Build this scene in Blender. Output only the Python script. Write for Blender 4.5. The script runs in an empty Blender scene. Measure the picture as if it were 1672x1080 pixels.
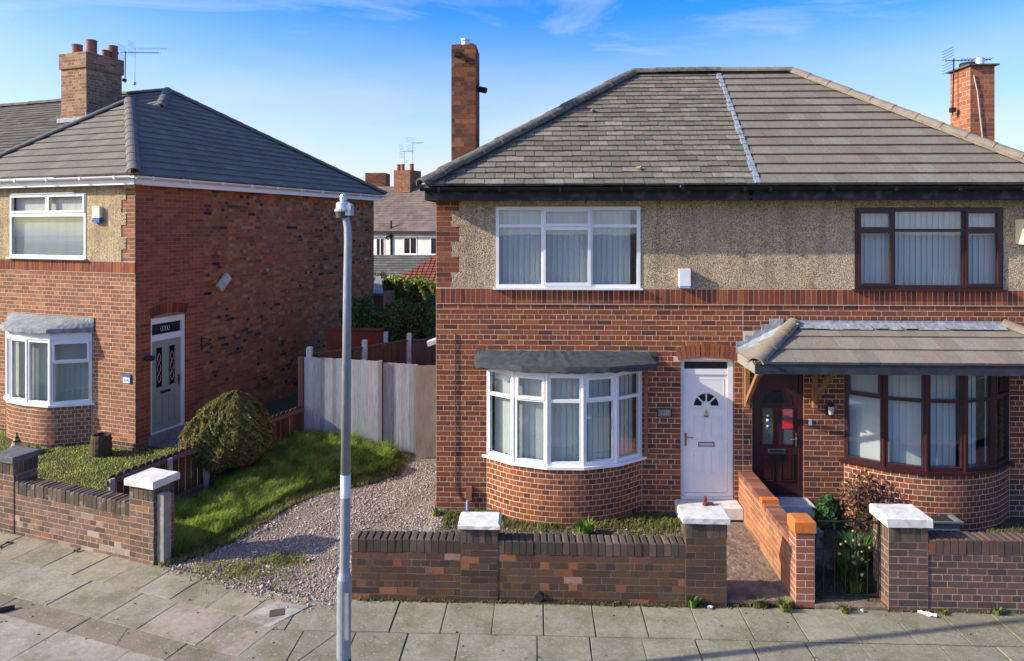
import bpy, bmesh, math, random
import numpy as np
from mathutils import Matrix, Vector
random.seed(7)
rng = np.random.default_rng(7)
C = bpy.context.scene
col = C.collection

# ------------------------------------------------------------------ camera
CAM_H = 4.75
PSI = math.radians(2.2)
FPX, PCX, PHY = 1120.0, 836.0, 370.0
cd = bpy.data.cameras.new('camera'); cam = bpy.data.objects.new('camera', cd); col.objects.link(cam)
cam.location = (0, 0, CAM_H); cam.rotation_euler = (math.radians(90), 0, PSI)
cd.sensor_width = 36; cd.lens = FPX / 1672 * 36; cd.shift_y = -170 / 1672; cd.shift_x = 0.0
cd.clip_start = 0.1; cd.clip_end = 2000
C.camera = cam

# ------------------------------------------------------------------ sky and sun
SUN_AZ = math.radians(12); SUN_EL = math.radians(27)
to_sun = Vector((-math.cos(SUN_AZ) * math.cos(SUN_EL), -math.sin(SUN_AZ) * math.cos(SUN_EL), math.sin(SUN_EL)))
w = bpy.data.worlds.new('World'); C.world = w; w.use_nodes = True
nt = w.node_tree; nt.nodes.clear()
def wn(t, **k):
    n = nt.nodes.new(t)
    for a, b in k.items(): setattr(n, a, b)
    return n
sky = wn('ShaderNodeTexSky', sky_type='NISHITA', sun_disc=False)
sky.sun_elevation = SUN_EL; sky.sun_rotation = math.atan2(to_sun.x, to_sun.y)
sky.air_density = 1.0; sky.dust_density = 1.6; sky.ozone_density = 3.0; sky.altitude = 0
hs = wn('ShaderNodeHueSaturation'); hs.inputs['Hue'].default_value = .518; hs.inputs['Saturation'].default_value = 1.5; hs.inputs['Value'].default_value = .92
nt.links.new(sky.outputs[0], hs.inputs['Color'])
tc = wn('ShaderNodeTexCoord'); mp = wn('ShaderNodeMapping'); mp.inputs['Scale'].default_value = (2.2, 2.2, 11.0)
mp.inputs['Rotation'].default_value = (0.10, 0.16, 0.3)
nt.links.new(tc.outputs['Generated'], mp.inputs[0])
nz = wn('ShaderNodeTexNoise'); nz.inputs['Scale'].default_value = 1.5; nz.inputs['Detail'].default_value = 8; nz.inputs['Roughness'].default_value = 0.62
nz.inputs['Distortion'].default_value = 0.7
nt.links.new(mp.outputs[0], nz.inputs['Vector'])
rp = wn('ShaderNodeValToRGB'); rp.color_ramp.elements[0].position = 0.45; rp.color_ramp.elements[1].position = 0.90
rp.color_ramp.elements[0].color = (0, 0, 0, 1); rp.color_ramp.elements[1].color = (.7, .7, .7, 1)
nt.links.new(nz.outputs['Fac'], rp.inputs[0])
sx = wn('ShaderNodeSeparateXYZ'); nt.links.new(tc.outputs['Generated'], sx.inputs[0])
hz = wn('ShaderNodeMapRange'); hz.inputs[1].default_value = -0.02; hz.inputs[2].default_value = 0.29; hz.inputs[3].default_value = 0.92; hz.inputs[4].default_value = 0.0
nt.links.new(sx.outputs['Z'], hz.inputs[0])
nz2 = wn('ShaderNodeTexNoise'); nz2.inputs['Scale'].default_value = 1.1; nz2.inputs['Detail'].default_value = 5; nt.links.new(mp.outputs[0], nz2.inputs['Vector'])
rg2 = wn('ShaderNodeMapRange'); rg2.inputs[1].default_value = .3; rg2.inputs[2].default_value = .7; rg2.inputs[3].default_value = .55; rg2.inputs[4].default_value = 1.75; nt.links.new(nz2.outputs['Fac'], rg2.inputs[0])
hzm = wn('ShaderNodeMath', operation='MULTIPLY', use_clamp=True); nt.links.new(hz.outputs[0], hzm.inputs[0]); nt.links.new(rg2.outputs[0], hzm.inputs[1])
mx0 = wn('ShaderNodeMath', operation='MAXIMUM'); nt.links.new(hzm.outputs[0], mx0.inputs[0]); nt.links.new(rp.outputs[0], mx0.inputs[1])
SKYS = 0.15
mix = wn('ShaderNodeMix', data_type='RGBA'); mix.inputs[7].default_value = (0.375 / SKYS, 0.39 / SKYS, 0.425 / SKYS, 1)
nt.links.new(mx0.outputs[0], mix.inputs[0]); nt.links.new(hs.outputs[0], mix.inputs[6])
bg = wn('ShaderNodeBackground'); bg.inputs['Strength'].default_value = SKYS
nt.links.new(mix.outputs[2], bg.inputs['Color'])
wo = wn('ShaderNodeOutputWorld'); nt.links.new(bg.outputs[0], wo.inputs[0])
sd = bpy.data.lights.new('sun', 'SUN'); sd.energy = 3.3; sd.angle = math.radians(0.6); sd.color = (1.0, 0.90, 0.76)
so = bpy.data.objects.new('sun', sd); col.objects.link(so); so.location = (-20, -5, 20)
so.rotation_euler = (-to_sun).to_track_quat('-Z', 'Y').to_euler()
C.view_settings.view_transform = 'Standard'; C.view_settings.look = 'None'
C.view_settings.exposure = 1.18; C.view_settings.gamma = 1.0; C.view_settings.use_curve_mapping = False
C.cycles.max_bounces = 8; C.cycles.transparent_max_bounces = 16

# ------------------------------------------------------------------ materials
class MT:
    def __init__(s, name):
        s.m = bpy.data.materials.new(name); s.m.use_nodes = True
        s.nt = s.m.node_tree; s.b = s.nt.nodes['Principled BSDF']; s.out = s.nt.nodes['Material Output']
        s.pos = s.nt.nodes.new('ShaderNodeNewGeometry').outputs['Position']
    def n(s, t, **k):
        x = s.nt.nodes.new(t)
        for a, b in k.items(): setattr(x, a, b)
        return x
    def l(s, a, b): s.nt.links.new(a, b)
    def noise(s, scale, detail=4, rough=.55, stretch=None):
        x = s.n('ShaderNodeTexNoise'); x.inputs['Scale'].default_value = scale; x.inputs['Detail'].default_value = detail; x.inputs['Roughness'].default_value = rough
        if stretch:
            mpn = s.n('ShaderNodeMapping'); mpn.inputs['Scale'].default_value = stretch; s.l(s.pos, mpn.inputs[0]); s.l(mpn.outputs[0], x.inputs['Vector'])
        else: s.l(s.pos, x.inputs['Vector'])
        return x.outputs['Fac']
    def vor(s, scale, feature='F1'):
        x = s.n('ShaderNodeTexVoronoi', feature=feature); x.inputs['Scale'].default_value = scale; s.l(s.pos, x.inputs['Vector']); return x
    def ramp(s, fac, stops):
        r = s.n('ShaderNodeValToRGB'); e = r.color_ramp.elements
        while len(e) < len(stops): e.new(0.5)
        for i, (p, c) in enumerate(stops):
            e[i].position = p; e[i].color = (c, c, c, 1) if isinstance(c, (int, float)) else (*c, 1)
        s.l(fac, r.inputs[0]); return r.outputs[0]
    def mixc(s, fac, a, b, mode='MIX'):
        x = s.n('ShaderNodeMix', data_type='RGBA', blend_type=mode)
        for i, v in ((0, fac), (6, a), (7, b)):
            if isinstance(v, (int, float)): x.inputs[i].default_value = v if i == 0 else (v, v, v, 1)
            elif isinstance(v, tuple): x.inputs[i].default_value = (*v, 1)
            else: s.l(v, x.inputs[i])
        return x.outputs[2]
    def attr(s, name='Col'):
        x = s.n('ShaderNodeAttribute'); x.attribute_name = name; return x.outputs['Color']
    def fin(s, color, rough=.85, bump=None, bstr=.4, bdist=.005, spec=.3, metal=0):
        if isinstance(color, tuple): s.b.inputs['Base Color'].default_value = (*color, 1)
        else: s.l(color, s.b.inputs['Base Color'])
        if isinstance(rough, (int, float)): s.b.inputs['Roughness'].default_value = rough
        else: s.l(rough, s.b.inputs['Roughness'])
        s.b.inputs['Specular IOR Level'].default_value = spec; s.b.inputs['Metallic'].default_value = metal
        if bump is not None:
            x = s.n('ShaderNodeBump'); x.inputs['Strength'].default_value = bstr; x.inputs['Distance'].default_value = bdist
            s.l(bump, x.inputs['Height']); s.l(x.outputs[0], s.b.inputs['Normal'])
        return s.m

def m_brick(name, dirt=(.10, .085, .07), damt=.25, lime=0.0):
    t = MT(name)
    c = t.mixc(1.0, t.attr(), t.ramp(t.noise(55, 5, .65), [(.2, .62), (.5, 1.0), (.8, 1.28)]), 'MULTIPLY')
    c = t.mixc(t.ramp(t.noise(2.3, 5, .6), [(.48, 0.0), (.75, damt)]), c, dirt)
    if lime: c = t.mixc(t.ramp(t.noise(9, 5, .7), [(.56, 0.0), (.74, lime)]), c, (.50, .45, .38))
    return t.fin(c, .92, t.noise(90, 6, .7), .5, .006, .15)
def m_mottle(name, a, b, scale=12, rough=.85, bump=60, bstr=.3, bdist=.004, spec=.3, lo=.35, hi=.65, c3=None, s3=2.0, f3=.5, metal=0, stretch=None):
    t = MT(name); c = t.mixc(t.ramp(t.noise(scale, 5, .6, stretch), [(lo, 0.0), (hi, 1.0)]), a, b)
    if c3: c = t.mixc(t.ramp(t.noise(s3, 5, .6), [(.5, 0.0), (.7, f3)]), c, c3)
    return t.fin(c, rough, t.noise(bump, 5, .6, stretch) if bump else None, bstr, bdist, spec, metal)
M = {}
M['brick'] = m_brick('brick')
M['brick_lime'] = m_brick('brick_lime', damt=.35, lime=.55)
M['brick_soot'] = m_brick('brick_soot', (.055, .045, .036), .5)
M['mortar_pink'] = m_mottle('mortar_pink', (.68, .52, .385), (.54, .40, .29), 25)
M['mortar_dull'] = m_mottle('mortar_dull', (.38, .25, .195), (.24, .15, .115), 14, c3=(.09, .06, .05), f3=.7)
M['mortar_dark'] = m_mottle('mortar_dark', (.18, .14, .105), (.09, .07, .053), 14, c3=(.27, .22, .17), f3=.5)
M['mortar_grey'] = m_mottle('mortar_grey', (.46, .38, .28), (.28, .23, .17), 16)
M['mortar_brown'] = m_mottle('mortar_brown', (.30, .17, .12), (.16, .085, .06), 7, c3=(.40, .29, .22), s3=5, f3=.5)

def m_dash(name, base, light, dark, patch, pamt):
    t = MT(name); v = t.vor(62); v2 = t.vor(150)
    c = t.ramp(v.outputs['Color'], [(.1, dark), (.38, base), (.7, light), (.95, tuple(min(1, x * 1.25) for x in light))])
    c2 = t.ramp(v2.outputs['Color'], [(.1, dark), (.5, base), (.9, light)])
    c = t.mixc(.35, c, c2)
    c = t.mixc(t.ramp(t.noise(3.0, 6, .65), [(.48, 0.0), (.68, pamt)]), c, patch)
    c = t.mixc(1.0, c, t.ramp(t.noise(1.2, 6, .7, (4.5, 4.5, .5)), [(.32, .66), (.52, 1.0), (.75, 1.12)]), 'MULTIPLY')
    c = t.mixc(t.ramp(t.noise(1.5, 5, .7), [(.5, 0.0), (.72, .5)]), c, dark)
    c = t.mixc(1.0, c, t.ramp(v.outputs['Distance'], [(.0, 1.1), (.55, .95), (.8, .45)]), 'MULTIPLY')
    inv = t.n('ShaderNodeMath', operation='SUBTRACT'); inv.inputs[0].default_value = 1; t.l(v.outputs['Distance'], inv.inputs[1])
    return t.fin(c, .95, inv.outputs[0], .9, .012, .15)
M['dash'] = m_dash('pebbledash_brown', (.48, .35, .20), (.76, .62, .42), (.13, .085, .045), (.62, .52, .38), .55)
M['dash_cream'] = m_dash('pebbledash_cream', (.50, .375, .205), (.72, .58, .37), (.16, .10, .045), (.52, .40, .24), .3)

def m_tile(name, spots=(.6, .58, .5), samt=.7, moss=None, mamt=.5, bscale=120):
    t = MT(name)
    c = t.mixc(1.0, t.attr(), t.ramp(t.noise(38, 6, .7), [(.25, .66), (.5, 1.0), (.78, 1.3)]), 'MULTIPLY')
    if moss: c = t.mixc(t.ramp(t.noise(5, 6, .7), [(.46, 0.0), (.68, mamt)]), c, moss)
    c = t.mixc(t.ramp(t.vor(9).outputs['Distance'], [(.05, samt), (.11, 0.0)]), c, spots)
    c = t.mixc(t.ramp(t.noise(60, 3, .5), [(.66, 0.0), (.74, samt * .6)]), c, spots)
    return t.fin(c, .9, t.noise(bscale, 5, .7), .5, .006, .2)
M['tile_grey'] = m_tile('concrete_tile_grey', samt=0.0)
M['tile_tan'] = m_tile('concrete_tile_tan', samt=.5, moss=(.17, .15, .11), mamt=.4)
def m_slate():
    t = MT('old_slate')
    c = t.mixc(1.0, t.attr(), t.ramp(t.noise(26, 8, .78), [(.22, .45), (.5, 1.0), (.78, 1.55)]), 'MULTIPLY')
    c = t.mixc(t.ramp(t.noise(4, 6, .7), [(.46, 0.0), (.66, .6)]), c, (.115, .115, .07))
    c = t.mixc(t.ramp(t.noise(48, 5, .7), [(.58, 0.0), (.70, .7)]), c, (.42, .41, .35))
    c = t.mixc(t.ramp(t.noise(75, 4, .6), [(.60, 0.0), (.70, .8)]), c, (.055, .05, .04))
    return t.fin(c, .93, t.noise(60, 7, .75), .8, .012, .15)
M['slate'] = m_slate()
M['slate_old'] = m_tile('old_tile_dark', (.3, .29, .25), .5, (.09, .085, .06), .6)
M['ridge_moss'] = m_mottle('ridge_moss', (.20, .185, .155), (.09, .08, .06), 14, .95, 50, .8, .012, .1, c3=(.14, .14, .07), s3=4)
M['ridge_grey'] = m_mottle('ridge_grey', (.17, .155, .135), (.13, .12, .105), 14, .8)
M['ridge_tan'] = m_mottle('ridge_tan', (.25, .212, .16), (.18, .152, .115), 10, .9, c3=(.33, .285, .22))
M['lead'] = m_mottle('lead', (.30, .335, .37), (.18, .21, .245), 9, .6, 14, .8, .03, .4, c3=(.42, .45, .47), s3=5, f3=.5)
M['lead_old'] = m_mottle('lead_old', (.28, .30, .31), (.17, .185, .19), 9, .8, 18, .6, .012, .2, c3=(.14, .14, .13), s3=6)
M['felt'] = m_mottle('roofing_felt', (.034, .040, .042), (.060, .067, .068), 10, .75, 12, .5, .010, .4)
M['upvc'] = m_mottle('white_upvc', (.82, .81, .78), (.76, .75, .72), 3, .35, None, spec=.5)
M['upvc_old'] = m_mottle('weathered_white_paint', (.78, .77, .74), (.62, .60, .55), 9, .7, 40, .3, .004, .3)
M['brownpvc'] = m_mottle('rosewood_upvc', (.034, .010, .012), (.048, .015, .016), 7, .32, 60, .08, .002, .5, stretch=(1, 1, 6))
M['black'] = m_mottle('black_plastic', (.009, .0095, .010), (.018, .019, .020), 9, .5, None, spec=.25)
M['blackboard'] = m_mottle('dark_painted_board', (.016, .020, .030), (.030, .036, .050), 7, .5, 30, .3, .004, .45, c3=(.11, .115, .12), s3=11, f3=.25)
M['fascia_dark'] = m_mottle('peeling_dark_fascia', (.018, .017, .018), (.030, .028, .028), 7, .7, 30, .3, c3=(.20, .19, .175), s3=7, f3=.30)
M['cap_white'] = m_mottle('white_painted_concrete', (.70, .69, .65), (.56, .545, .49), 6, .85, 70, .6, .006, .2, c3=(.30, .285, .22), s3=9, f3=.55)
M['cap_slate'] = m_mottle('slate_coping', (.085, .09, .095), (.13, .135, .14), 12, .75)
M['concrete'] = m_mottle('grey_concrete', (.30, .285, .25), (.21, .20, .175), 11, .92, 60, .5, .006, .2, c3=(.15, .15, .11), s3=3)
M['step_white'] = m_mottle('white_step', (.66, .655, .62), (.50, .49, .45), 8, .85, 50, .4, c3=(.36, .34, .30), s3=6)
def m_slab():
    t = MT('paving_slab'); c = t.mixc(1.0, t.attr(), t.ramp(t.noise(13, 9, .8), [(.22, .55), (.5, 1.0), (.8, 1.4)]), 'MULTIPLY')
    c = t.mixc(t.ramp(t.noise(1.4, 6, .65), [(.45, 0.0), (.7, .6)]), c, (.20, .165, .12))
    c = t.mixc(t.ramp(t.noise(2.3, 7, .7), [(.46, 0.0), (.64, .6)]), c, (.125, .128, .065))
    c = t.mixc(t.ramp(t.noise(31, 3, .55), [(.60, 0.0), (.67, .6)]), c, (.44, .42, .36))
    c = t.mixc(t.ramp(t.noise(70, 5, .75), [(.57, 0.0), (.70, .55)]), c, (.085, .08, .06))
    return t.fin(c, .93, t.noise(80, 7, .8), .8, .009, .15)
M['slab'] = m_slab()
M['joint'] = m_mottle('joint_dirt', (.055, .050, .035), (.075, .085, .035), 6, .95, 40)
M['soil'] = m_mottle('bare_soil', (.12, .085, .06), (.07, .05, .035), 9, .95, 30, .8, .02)
M['path'] = m_mottle('reddish_path', (.26, .19, .14), (.15, .105, .075), 9, .93, 24, .9, .03, .15, c3=(.24, .19, .14), s3=3)
M['asphalt'] = m_mottle('asphalt', (.055, .055, .057), (.04, .04, .042), 30, .9, 90)
def m_ground():
    t = MT('gravel_ground')
    v = t.vor(55)
    g = t.ramp(v.outputs['Color'], [(.1, (.13, .10, .075)), (.5, (.25, .20, .15)), (.9, (.38, .33, .27))])
    g = t.mixc(t.ramp(t.noise(1.6, 5, .6), [(.45, 0.0), (.7, .55)]), g, (.17, .125, .085))
    e = t.mixc(t.ramp(t.noise(6, 5, .6), [(.4, 0.0), (.6, 1.0)]), (.05, .062, .02), (.085, .065, .04))
    c = t.mixc(t.attr(), g, e)
    inv = t.n('ShaderNodeMath', operation='SUBTRACT'); inv.inputs[0].default_value = 1; t.l(v.outputs['Distance'], inv.inputs[1])
    return t.fin(c, .95, inv.outputs[0], .9, .02, .15)
M['ground'] = m_ground()
def m_col(name, rough=.8, trans=0.0, nscale=None, spec=.25):
    t = MT(name); a = t.attr()
    if nscale: a = t.mixc(1.0, a, t.ramp(t.noise(nscale, 5, .65), [(.25, .7), (.75, 1.25)]), 'MULTIPLY')
    t.fin(a, rough, None, spec=spec)
    if trans:
        tr = t.n('ShaderNodeBsdfTranslucent'); t.l(a, tr.inputs['Color'])
        ms = t.n('ShaderNodeMixShader'); ms.inputs[0].default_value = trans
        t.l(t.b.outputs[0], ms.inputs[1]); t.l(tr.outputs[0], ms.inputs[2]); t.l(ms.outputs[0], t.out.inputs[0])
    return t.m
M['leaf'] = m_col('leaf', .65, .3)
M['grass'] = m_col('grass_blade', .6, .5)
M['stone'] = m_col('gravel_stone', .9, 0, 60)
M['wood'] = None
def m_wood(name, rough=.85, streak=.5):
    t = MT(name)
    c = t.mixc(1.0, t.attr(), t.ramp(t.noise(9, 6, .75, (5, 5, .35)), [(.2, .45), (.5, 1.0), (.8, 1.35)]), 'MULTIPLY')
    c = t.mixc(t.ramp(t.noise(2.2, 5, .6), [(.5, 0.0), (.72, streak)]), c, (.28, .285, .265))
    return t.fin(c, rough, t.noise(14, 6, .7, (6, 6, .4)), .4, .006, .2)
M['wood_grey'] = m_wood('weathered_grey_wood')
M['wood_brown'] = m_wood('stained_brown_wood', .8, .12)
M['timber'] = m_mottle('orange_timber', (.34, .17, .07), (.24, .115, .05), 8, .6, 40, .2, stretch=(5, 5, 1))
M['terracotta'] = m_mottle('terracotta', (.36, .13, .075), (.25, .10, .065), 9, .85, 50, c3=(.13, .10, .085), s3=5)
M['galv'] = m_mottle('galvanised_steel', (.36, .39, .42), (.27, .30, .33), 14, .45, None, spec=.5, metal=.35, stretch=(3, 3, .8))
M['galv_light'] = m_mottle('bare_aluminium', (.62, .65, .68), (.50, .53, .57), 9, .35, None, spec=.5, metal=.5)
M['sticker'] = m_mottle('white_band', (.72, .75, .78), (.66, .69, .72), 9, .5, None)
M['brass'] = m_mottle('brass', (.55, .36, .10), (.40, .25, .06), 20, .3, None, metal=.9)
M['chrome'] = m_mottle('chrome', (.65, .66, .68), (.5, .5, .52), 20, .2, None, metal=.9)
M['sage'] = m_mottle('sage_green_door', (.27, .335, .255), (.295, .36, .275), 5, .45, None, spec=.4)
M['sage_dark'] = m_mottle('sage_green_bead', (.215, .275, .21), (.235, .295, .23), 5, .45, None, spec=.4)
M['whitebox'] = m_mottle('white_plastic', (.80, .81, .80), (.75, .76, .75), 5, .4, None, spec=.5)
M['cream'] = m_mottle('cream_plastic', (.74, .70, .50), (.68, .64, .45), 5, .45, None, spec=.5)
M['creamgrey'] = m_mottle('aged_cream_plastic', (.58, .54, .44), (.50, .47, .38), 5, .5, None)
M['blue'] = m_mottle('blue_plastic', (.03, .13, .36), (.035, .15, .40), 5, .4, None)
M['paleblue'] = m_mottle('pale_blue_plastic', (.22, .38, .58), (.25, .42, .62), 5, .4, None)
M['red'] = m_mottle('red_paper', (.62, .035, .045), (.50, .03, .04), 9, .6, None)
M['redpale'] = m_mottle('pale_red_paper', (.40, .10, .13), (.30, .06, .08), 9, .6, None)
M['darkglass'] = m_mottle('dark_glass', (.012, .014, .017), (.02, .022, .026), 5, .08, None, spec=.6)
M['obscure'] = m_mottle('patterned_glass', (.06, .075, .075), (.10, .115, .11), 40, .2, 80, .5, .004, .5)
M['plaque'] = m_mottle('stone_plaque', (.26, .22, .195), (.17, .14, .12), 40, .8, 80)
M['plaquetext'] = m_mottle('raised_figures', (.50, .44, .40), (.40, .35, .31), 40, .8, None)
M['render'] = m_mottle('white_render', (.74, .72, .66), (.66, .63, .57), 2, .9, 60, .2, c3=(.52, .50, .44), s3=.7)
M['bgroof'] = m_mottle('rear_roof', (.19, .15, .125), (.115, .09, .078), 2.4, .95, 9, .6, .03, .1, c3=(.25, .22, .19), s3=.6)
M['blind'] = m_col('blind_fabric', .8, .25)
M['room'] = m_mottle('room_interior', (.12, .11, .10), (.09, .085, .08), 1, .9, None)
M['twig'] = m_mottle('bark', (.10, .075, .055), (.06, .045, .033), 20, .9, 60)
M['paper'] = m_mottle('litter_paper', (.75, .76, .78), (.6, .65, .72), 30, .7, None)
M['solar'] = m_mottle('solar_panel', (.02, .025, .04), (.03, .035, .05), 5, .2, None)
M['petal'] = m_col('petal', .6, .2)
M['figurine'] = m_col('figurine_paint', .5)
M['log'] = m_mottle('old_log', (.155, .105, .06), (.075, .05, .03), 9, .9, 20, .9, .02, .15, stretch=(3, 3, .6))
M['trough'] = m_mottle('blue_grey_plastic', (.10, .13, .15), (.13, .16, .18), 5, .5, None)
M['iron'] = m_mottle('black_iron', (.012, .012, .013), (.03, .024, .02), 15, .6, None)
M['sign_white'] = m_mottle('sign_white', (.80, .82, .86), (.76, .78, .84), 9, .4, None)
M['rubber'] = m_mottle('dark_rubber', (.02, .02, .021), (.035, .035, .036), 15, .8, 40)
def m_glass():
    t = MT('window_glass'); tr = t.n('ShaderNodeBsdfTransparent'); tr.inputs[0].default_value = (.93, .96, .965, 1)
    gl = t.n('ShaderNodeBsdfGlossy'); gl.inputs['Roughness'].default_value = .02; gl.inputs['Color'].default_value = (.9, .95, 1, 1)
    fr = t.n('ShaderNodeLayerWeight'); fr.inputs['Blend'].default_value = .5
    pw = t.n('ShaderNodeMath', operation='POWER'); t.l(fr.outputs['Facing'], pw.inputs[0]); pw.inputs[1].default_value = 4.0
    ad = t.n('ShaderNodeMath', operation='MULTIPLY_ADD'); t.l(pw.outputs[0], ad.inputs[0]); ad.inputs[1].default_value = .6; ad.inputs[2].default_value = .075
    nb = t.n('ShaderNodeBump'); nb.inputs['Strength'].default_value = .012; nb.inputs['Distance'].default_value = .05
    t.l(t.noise(1.8, 2), nb.inputs['Height']); t.l(nb.outputs[0], gl.inputs['Normal'])
    ms = t.n('ShaderNodeMixShader'); t.l(ad.outputs[0], ms.inputs[0]); t.l(tr.outputs[0], ms.inputs[1]); t.l(gl.outputs[0], ms.inputs[2])
    t.l(ms.outputs[0], t.out.inputs[0]); return t.m
M['glass'] = m_glass()

# ------------------------------------------------------------------ frames, things, parts
class Frame:
    def __init__(s, x, y, a): s.x, s.y, s.a = x, y, a
    def w(s, p):
        c, q = math.cos(s.a), math.sin(s.a)
        return Vector((s.x + c * p[0] - q * p[1], s.y + q * p[0] + c * p[1], p[2]))
WORLD = Frame(0, 0, 0)
LEFT = Frame(-8.107, 13.507, math.radians(-17.8))     # the left house and its wall are turned 17.8 degrees
BASE = {}
def thing(name, label, cat, frame=WORLD, base=(0, 0, 0), group=None):
    o = bpy.data.objects.new(name, None); col.objects.link(o)
    o.empty_display_size = .3
    o.location = frame.w(base); o.rotation_euler = (0, 0, frame.a)
    o['label'] = label; o['category'] = cat
    if group: o['group'] = group
    BASE[o.name] = Vector(base); return o
def link(name, me, parent, loc=None, rot=None, label=None, kind=None):
    o = bpy.data.objects.new(name, me); col.objects.link(o); o.parent = parent
    v = Vector(loc) if loc is not None else Vector((0, 0, 0))
    if parent is not None and parent.name in BASE: v = v - BASE[parent.name]
    o.location = v
    if rot is not None: o.rotation_euler = rot
    if label: o['label'] = label
    if kind: o['kind'] = kind
    return o
class MB:
    def __init__(s): s.v = []; s.f = []; s.c = []
    def add(s, vs, fs, c=(1, 1, 1)):
        b = len(s.v); s.v += [tuple(v) for v in vs]; s.f += [tuple(b + i for i in f) for f in fs]; s.c += [c] * len(fs); return s
    def box(s, x0, x1, y0, y1, z0, z1, c=(1, 1, 1), m=None, ch=0):
        if ch:
            vs = [(x0, y0, z0), (x1, y0, z0), (x1, y1, z0), (x0, y1, z0), (x0, y0, z1 - ch), (x1, y0, z1 - ch), (x1, y1, z1 - ch), (x0, y1, z1 - ch),
                  (x0 + ch, y0 + ch, z1), (x1 - ch, y0 + ch, z1), (x1 - ch, y1 - ch, z1), (x0 + ch, y1 - ch, z1)]
            fs = [(3, 2, 1, 0), (8, 9, 10, 11)] + [(i, (i + 1) % 4, (i + 1) % 4 + 4, i + 4) for i in range(4)] + [(i + 4, (i + 1) % 4 + 4, (i + 1) % 4 + 8, i + 8) for i in range(4)]
        else:
            vs = [(x0, y0, z0), (x1, y0, z0), (x1, y1, z0), (x0, y1, z0), (x0, y0, z1), (x1, y0, z1), (x1, y1, z1), (x0, y1, z1)]
            fs = [(3, 2, 1, 0), (4, 5, 6, 7), (0, 1, 5, 4), (1, 2, 6, 5), (2, 3, 7, 6), (3, 0, 4, 7)]
        if m is not None: vs = [m @ Vector(v) for v in vs]
        return s.add(vs, fs, c)
    def quad(s, a, b, c_, d, c=(1, 1, 1)): return s.add([a, b, c_, d], [(0, 1, 2, 3)], c)
    def bar(s, p, q, r, n=6, c=(1, 1, 1), r2=None):
        p, q = Vector(p), Vector(q); d = (q - p).normalized(); r2 = r if r2 is None else r2
        a = d.orthogonal().normalized(); b = d.cross(a); vs = []
        for (o, rr) in ((p, r), (q, r2)):
            for i in range(n):
                t = 2 * math.pi * i / n; vs.append(o + a * (math.cos(t) * rr) + b * (math.sin(t) * rr))
        fs = [(i, (i + 1) % n, (i + 1) % n + n, i + n) for i in range(n)] + [tuple(range(n))[::-1], tuple(range(n, 2 * n))]
        return s.add(vs, fs, c)
    def tube(s, pts, rs, n=10, c=(1, 1, 1)):
        pts = [Vector(p) for p in pts]; vs = []
        if not hasattr(rs, '__len__'): rs = [rs] * len(pts)
        for i, p in enumerate(pts):
            d = (pts[min(i + 1, len(pts) - 1)] - pts[max(i - 1, 0)]).normalized()
            a = Vector((0, 1, 0)) if abs(d.y) < .9 else Vector((1, 0, 0))
            a = (a - d * a.dot(d)).normalized(); b = d.cross(a)
            for k in range(n):
                t = 2 * math.pi * k / n; vs.append(p + a * (math.cos(t) * rs[i]) + b * (math.sin(t) * rs[i]))
        fs = []
        for i in range(len(pts) - 1):
            for k in range(n): fs.append((i * n + k, i * n + (k + 1) % n, (i + 1) * n + (k + 1) % n, (i + 1) * n + k))
        fs += [tuple(range(n))[::-1], tuple(range((len(pts) - 1) * n, len(pts) * n))]
        return s.add(vs, fs, c)
    def lathe(s, prof, n=16, c=(1, 1, 1), o=(0, 0, 0)):
        vs = []
        for (r, z) in prof:
            for k in range(n):
                t = 2 * math.pi * k / n; vs.append((o[0] + r * math.cos(t), o[1] + r * math.sin(t), o[2] + z))
        fs = []
        for i in range(len(prof) - 1):
            for k in range(n): fs.append((i * n + k, i * n + (k + 1) % n, (i + 1) * n + (k + 1) % n, (i + 1) * n + k))
        fs += [tuple(range(n))[::-1], tuple(range((len(prof) - 1) * n, len(prof) * n))]
        return s.add(vs, fs, c)
    def prism(s, poly, axis_vec, c=(1, 1, 1)):
        a = Vector(axis_vec); n = len(poly); vs = [Vector(p) for p in poly] + [Vector(p) + a for p in poly]
        fs = [tuple(range(n))[::-1], tuple(range(n, 2 * n))] + [(i, (i + 1) % n, (i + 1) % n + n, i + n) for i in range(n)]
        return s.add(vs, fs, c)
    def mesh(s, name, mat, smooth=False):
        me = bpy.data.meshes.new(name); me.from_pydata(s.v, [], s.f)
        ca = me.attributes.new('Col', 'FLOAT_COLOR', 'FACE')
        ca.data.foreach_set('color', np.array([(*x, 1.0) for x in s.c], dtype=np.float32).ravel())
        me.materials.append(mat)
        if smooth: me.polygons.foreach_set('use_smooth', [True] * len(me.polygons))
        me.update(); return me
    def part(s, name, mat, parent, label=None, kind=None, smooth=False):
        return link(name, s.mesh(name, mat, smooth), parent, label=label, kind=kind)
    def solo(s, name, mat, label, cat, frame=WORLD, base=(0, 0, 0), group=None, smooth=False, kind=None):
        s.v = [(a - base[0], b - base[1], c - base[2]) for a, b, c in s.v]
        o = bpy.data.objects.new(name, s.mesh(name, mat, smooth)); col.objects.link(o)
        o.location = frame.w(base); o.rotation_euler = (0, 0, frame.a)
        if kind: o['kind'] = kind
        if label: o['label'] = label
        if cat: o['category'] = cat
        if group: o['group'] = group
        return o
def fixn(me):
    bm = bmesh.new(); bm.from_mesh(me); bmesh.ops.recalc_face_normals(bm, faces=bm.faces); bm.to_mesh(me); bm.free()
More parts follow.
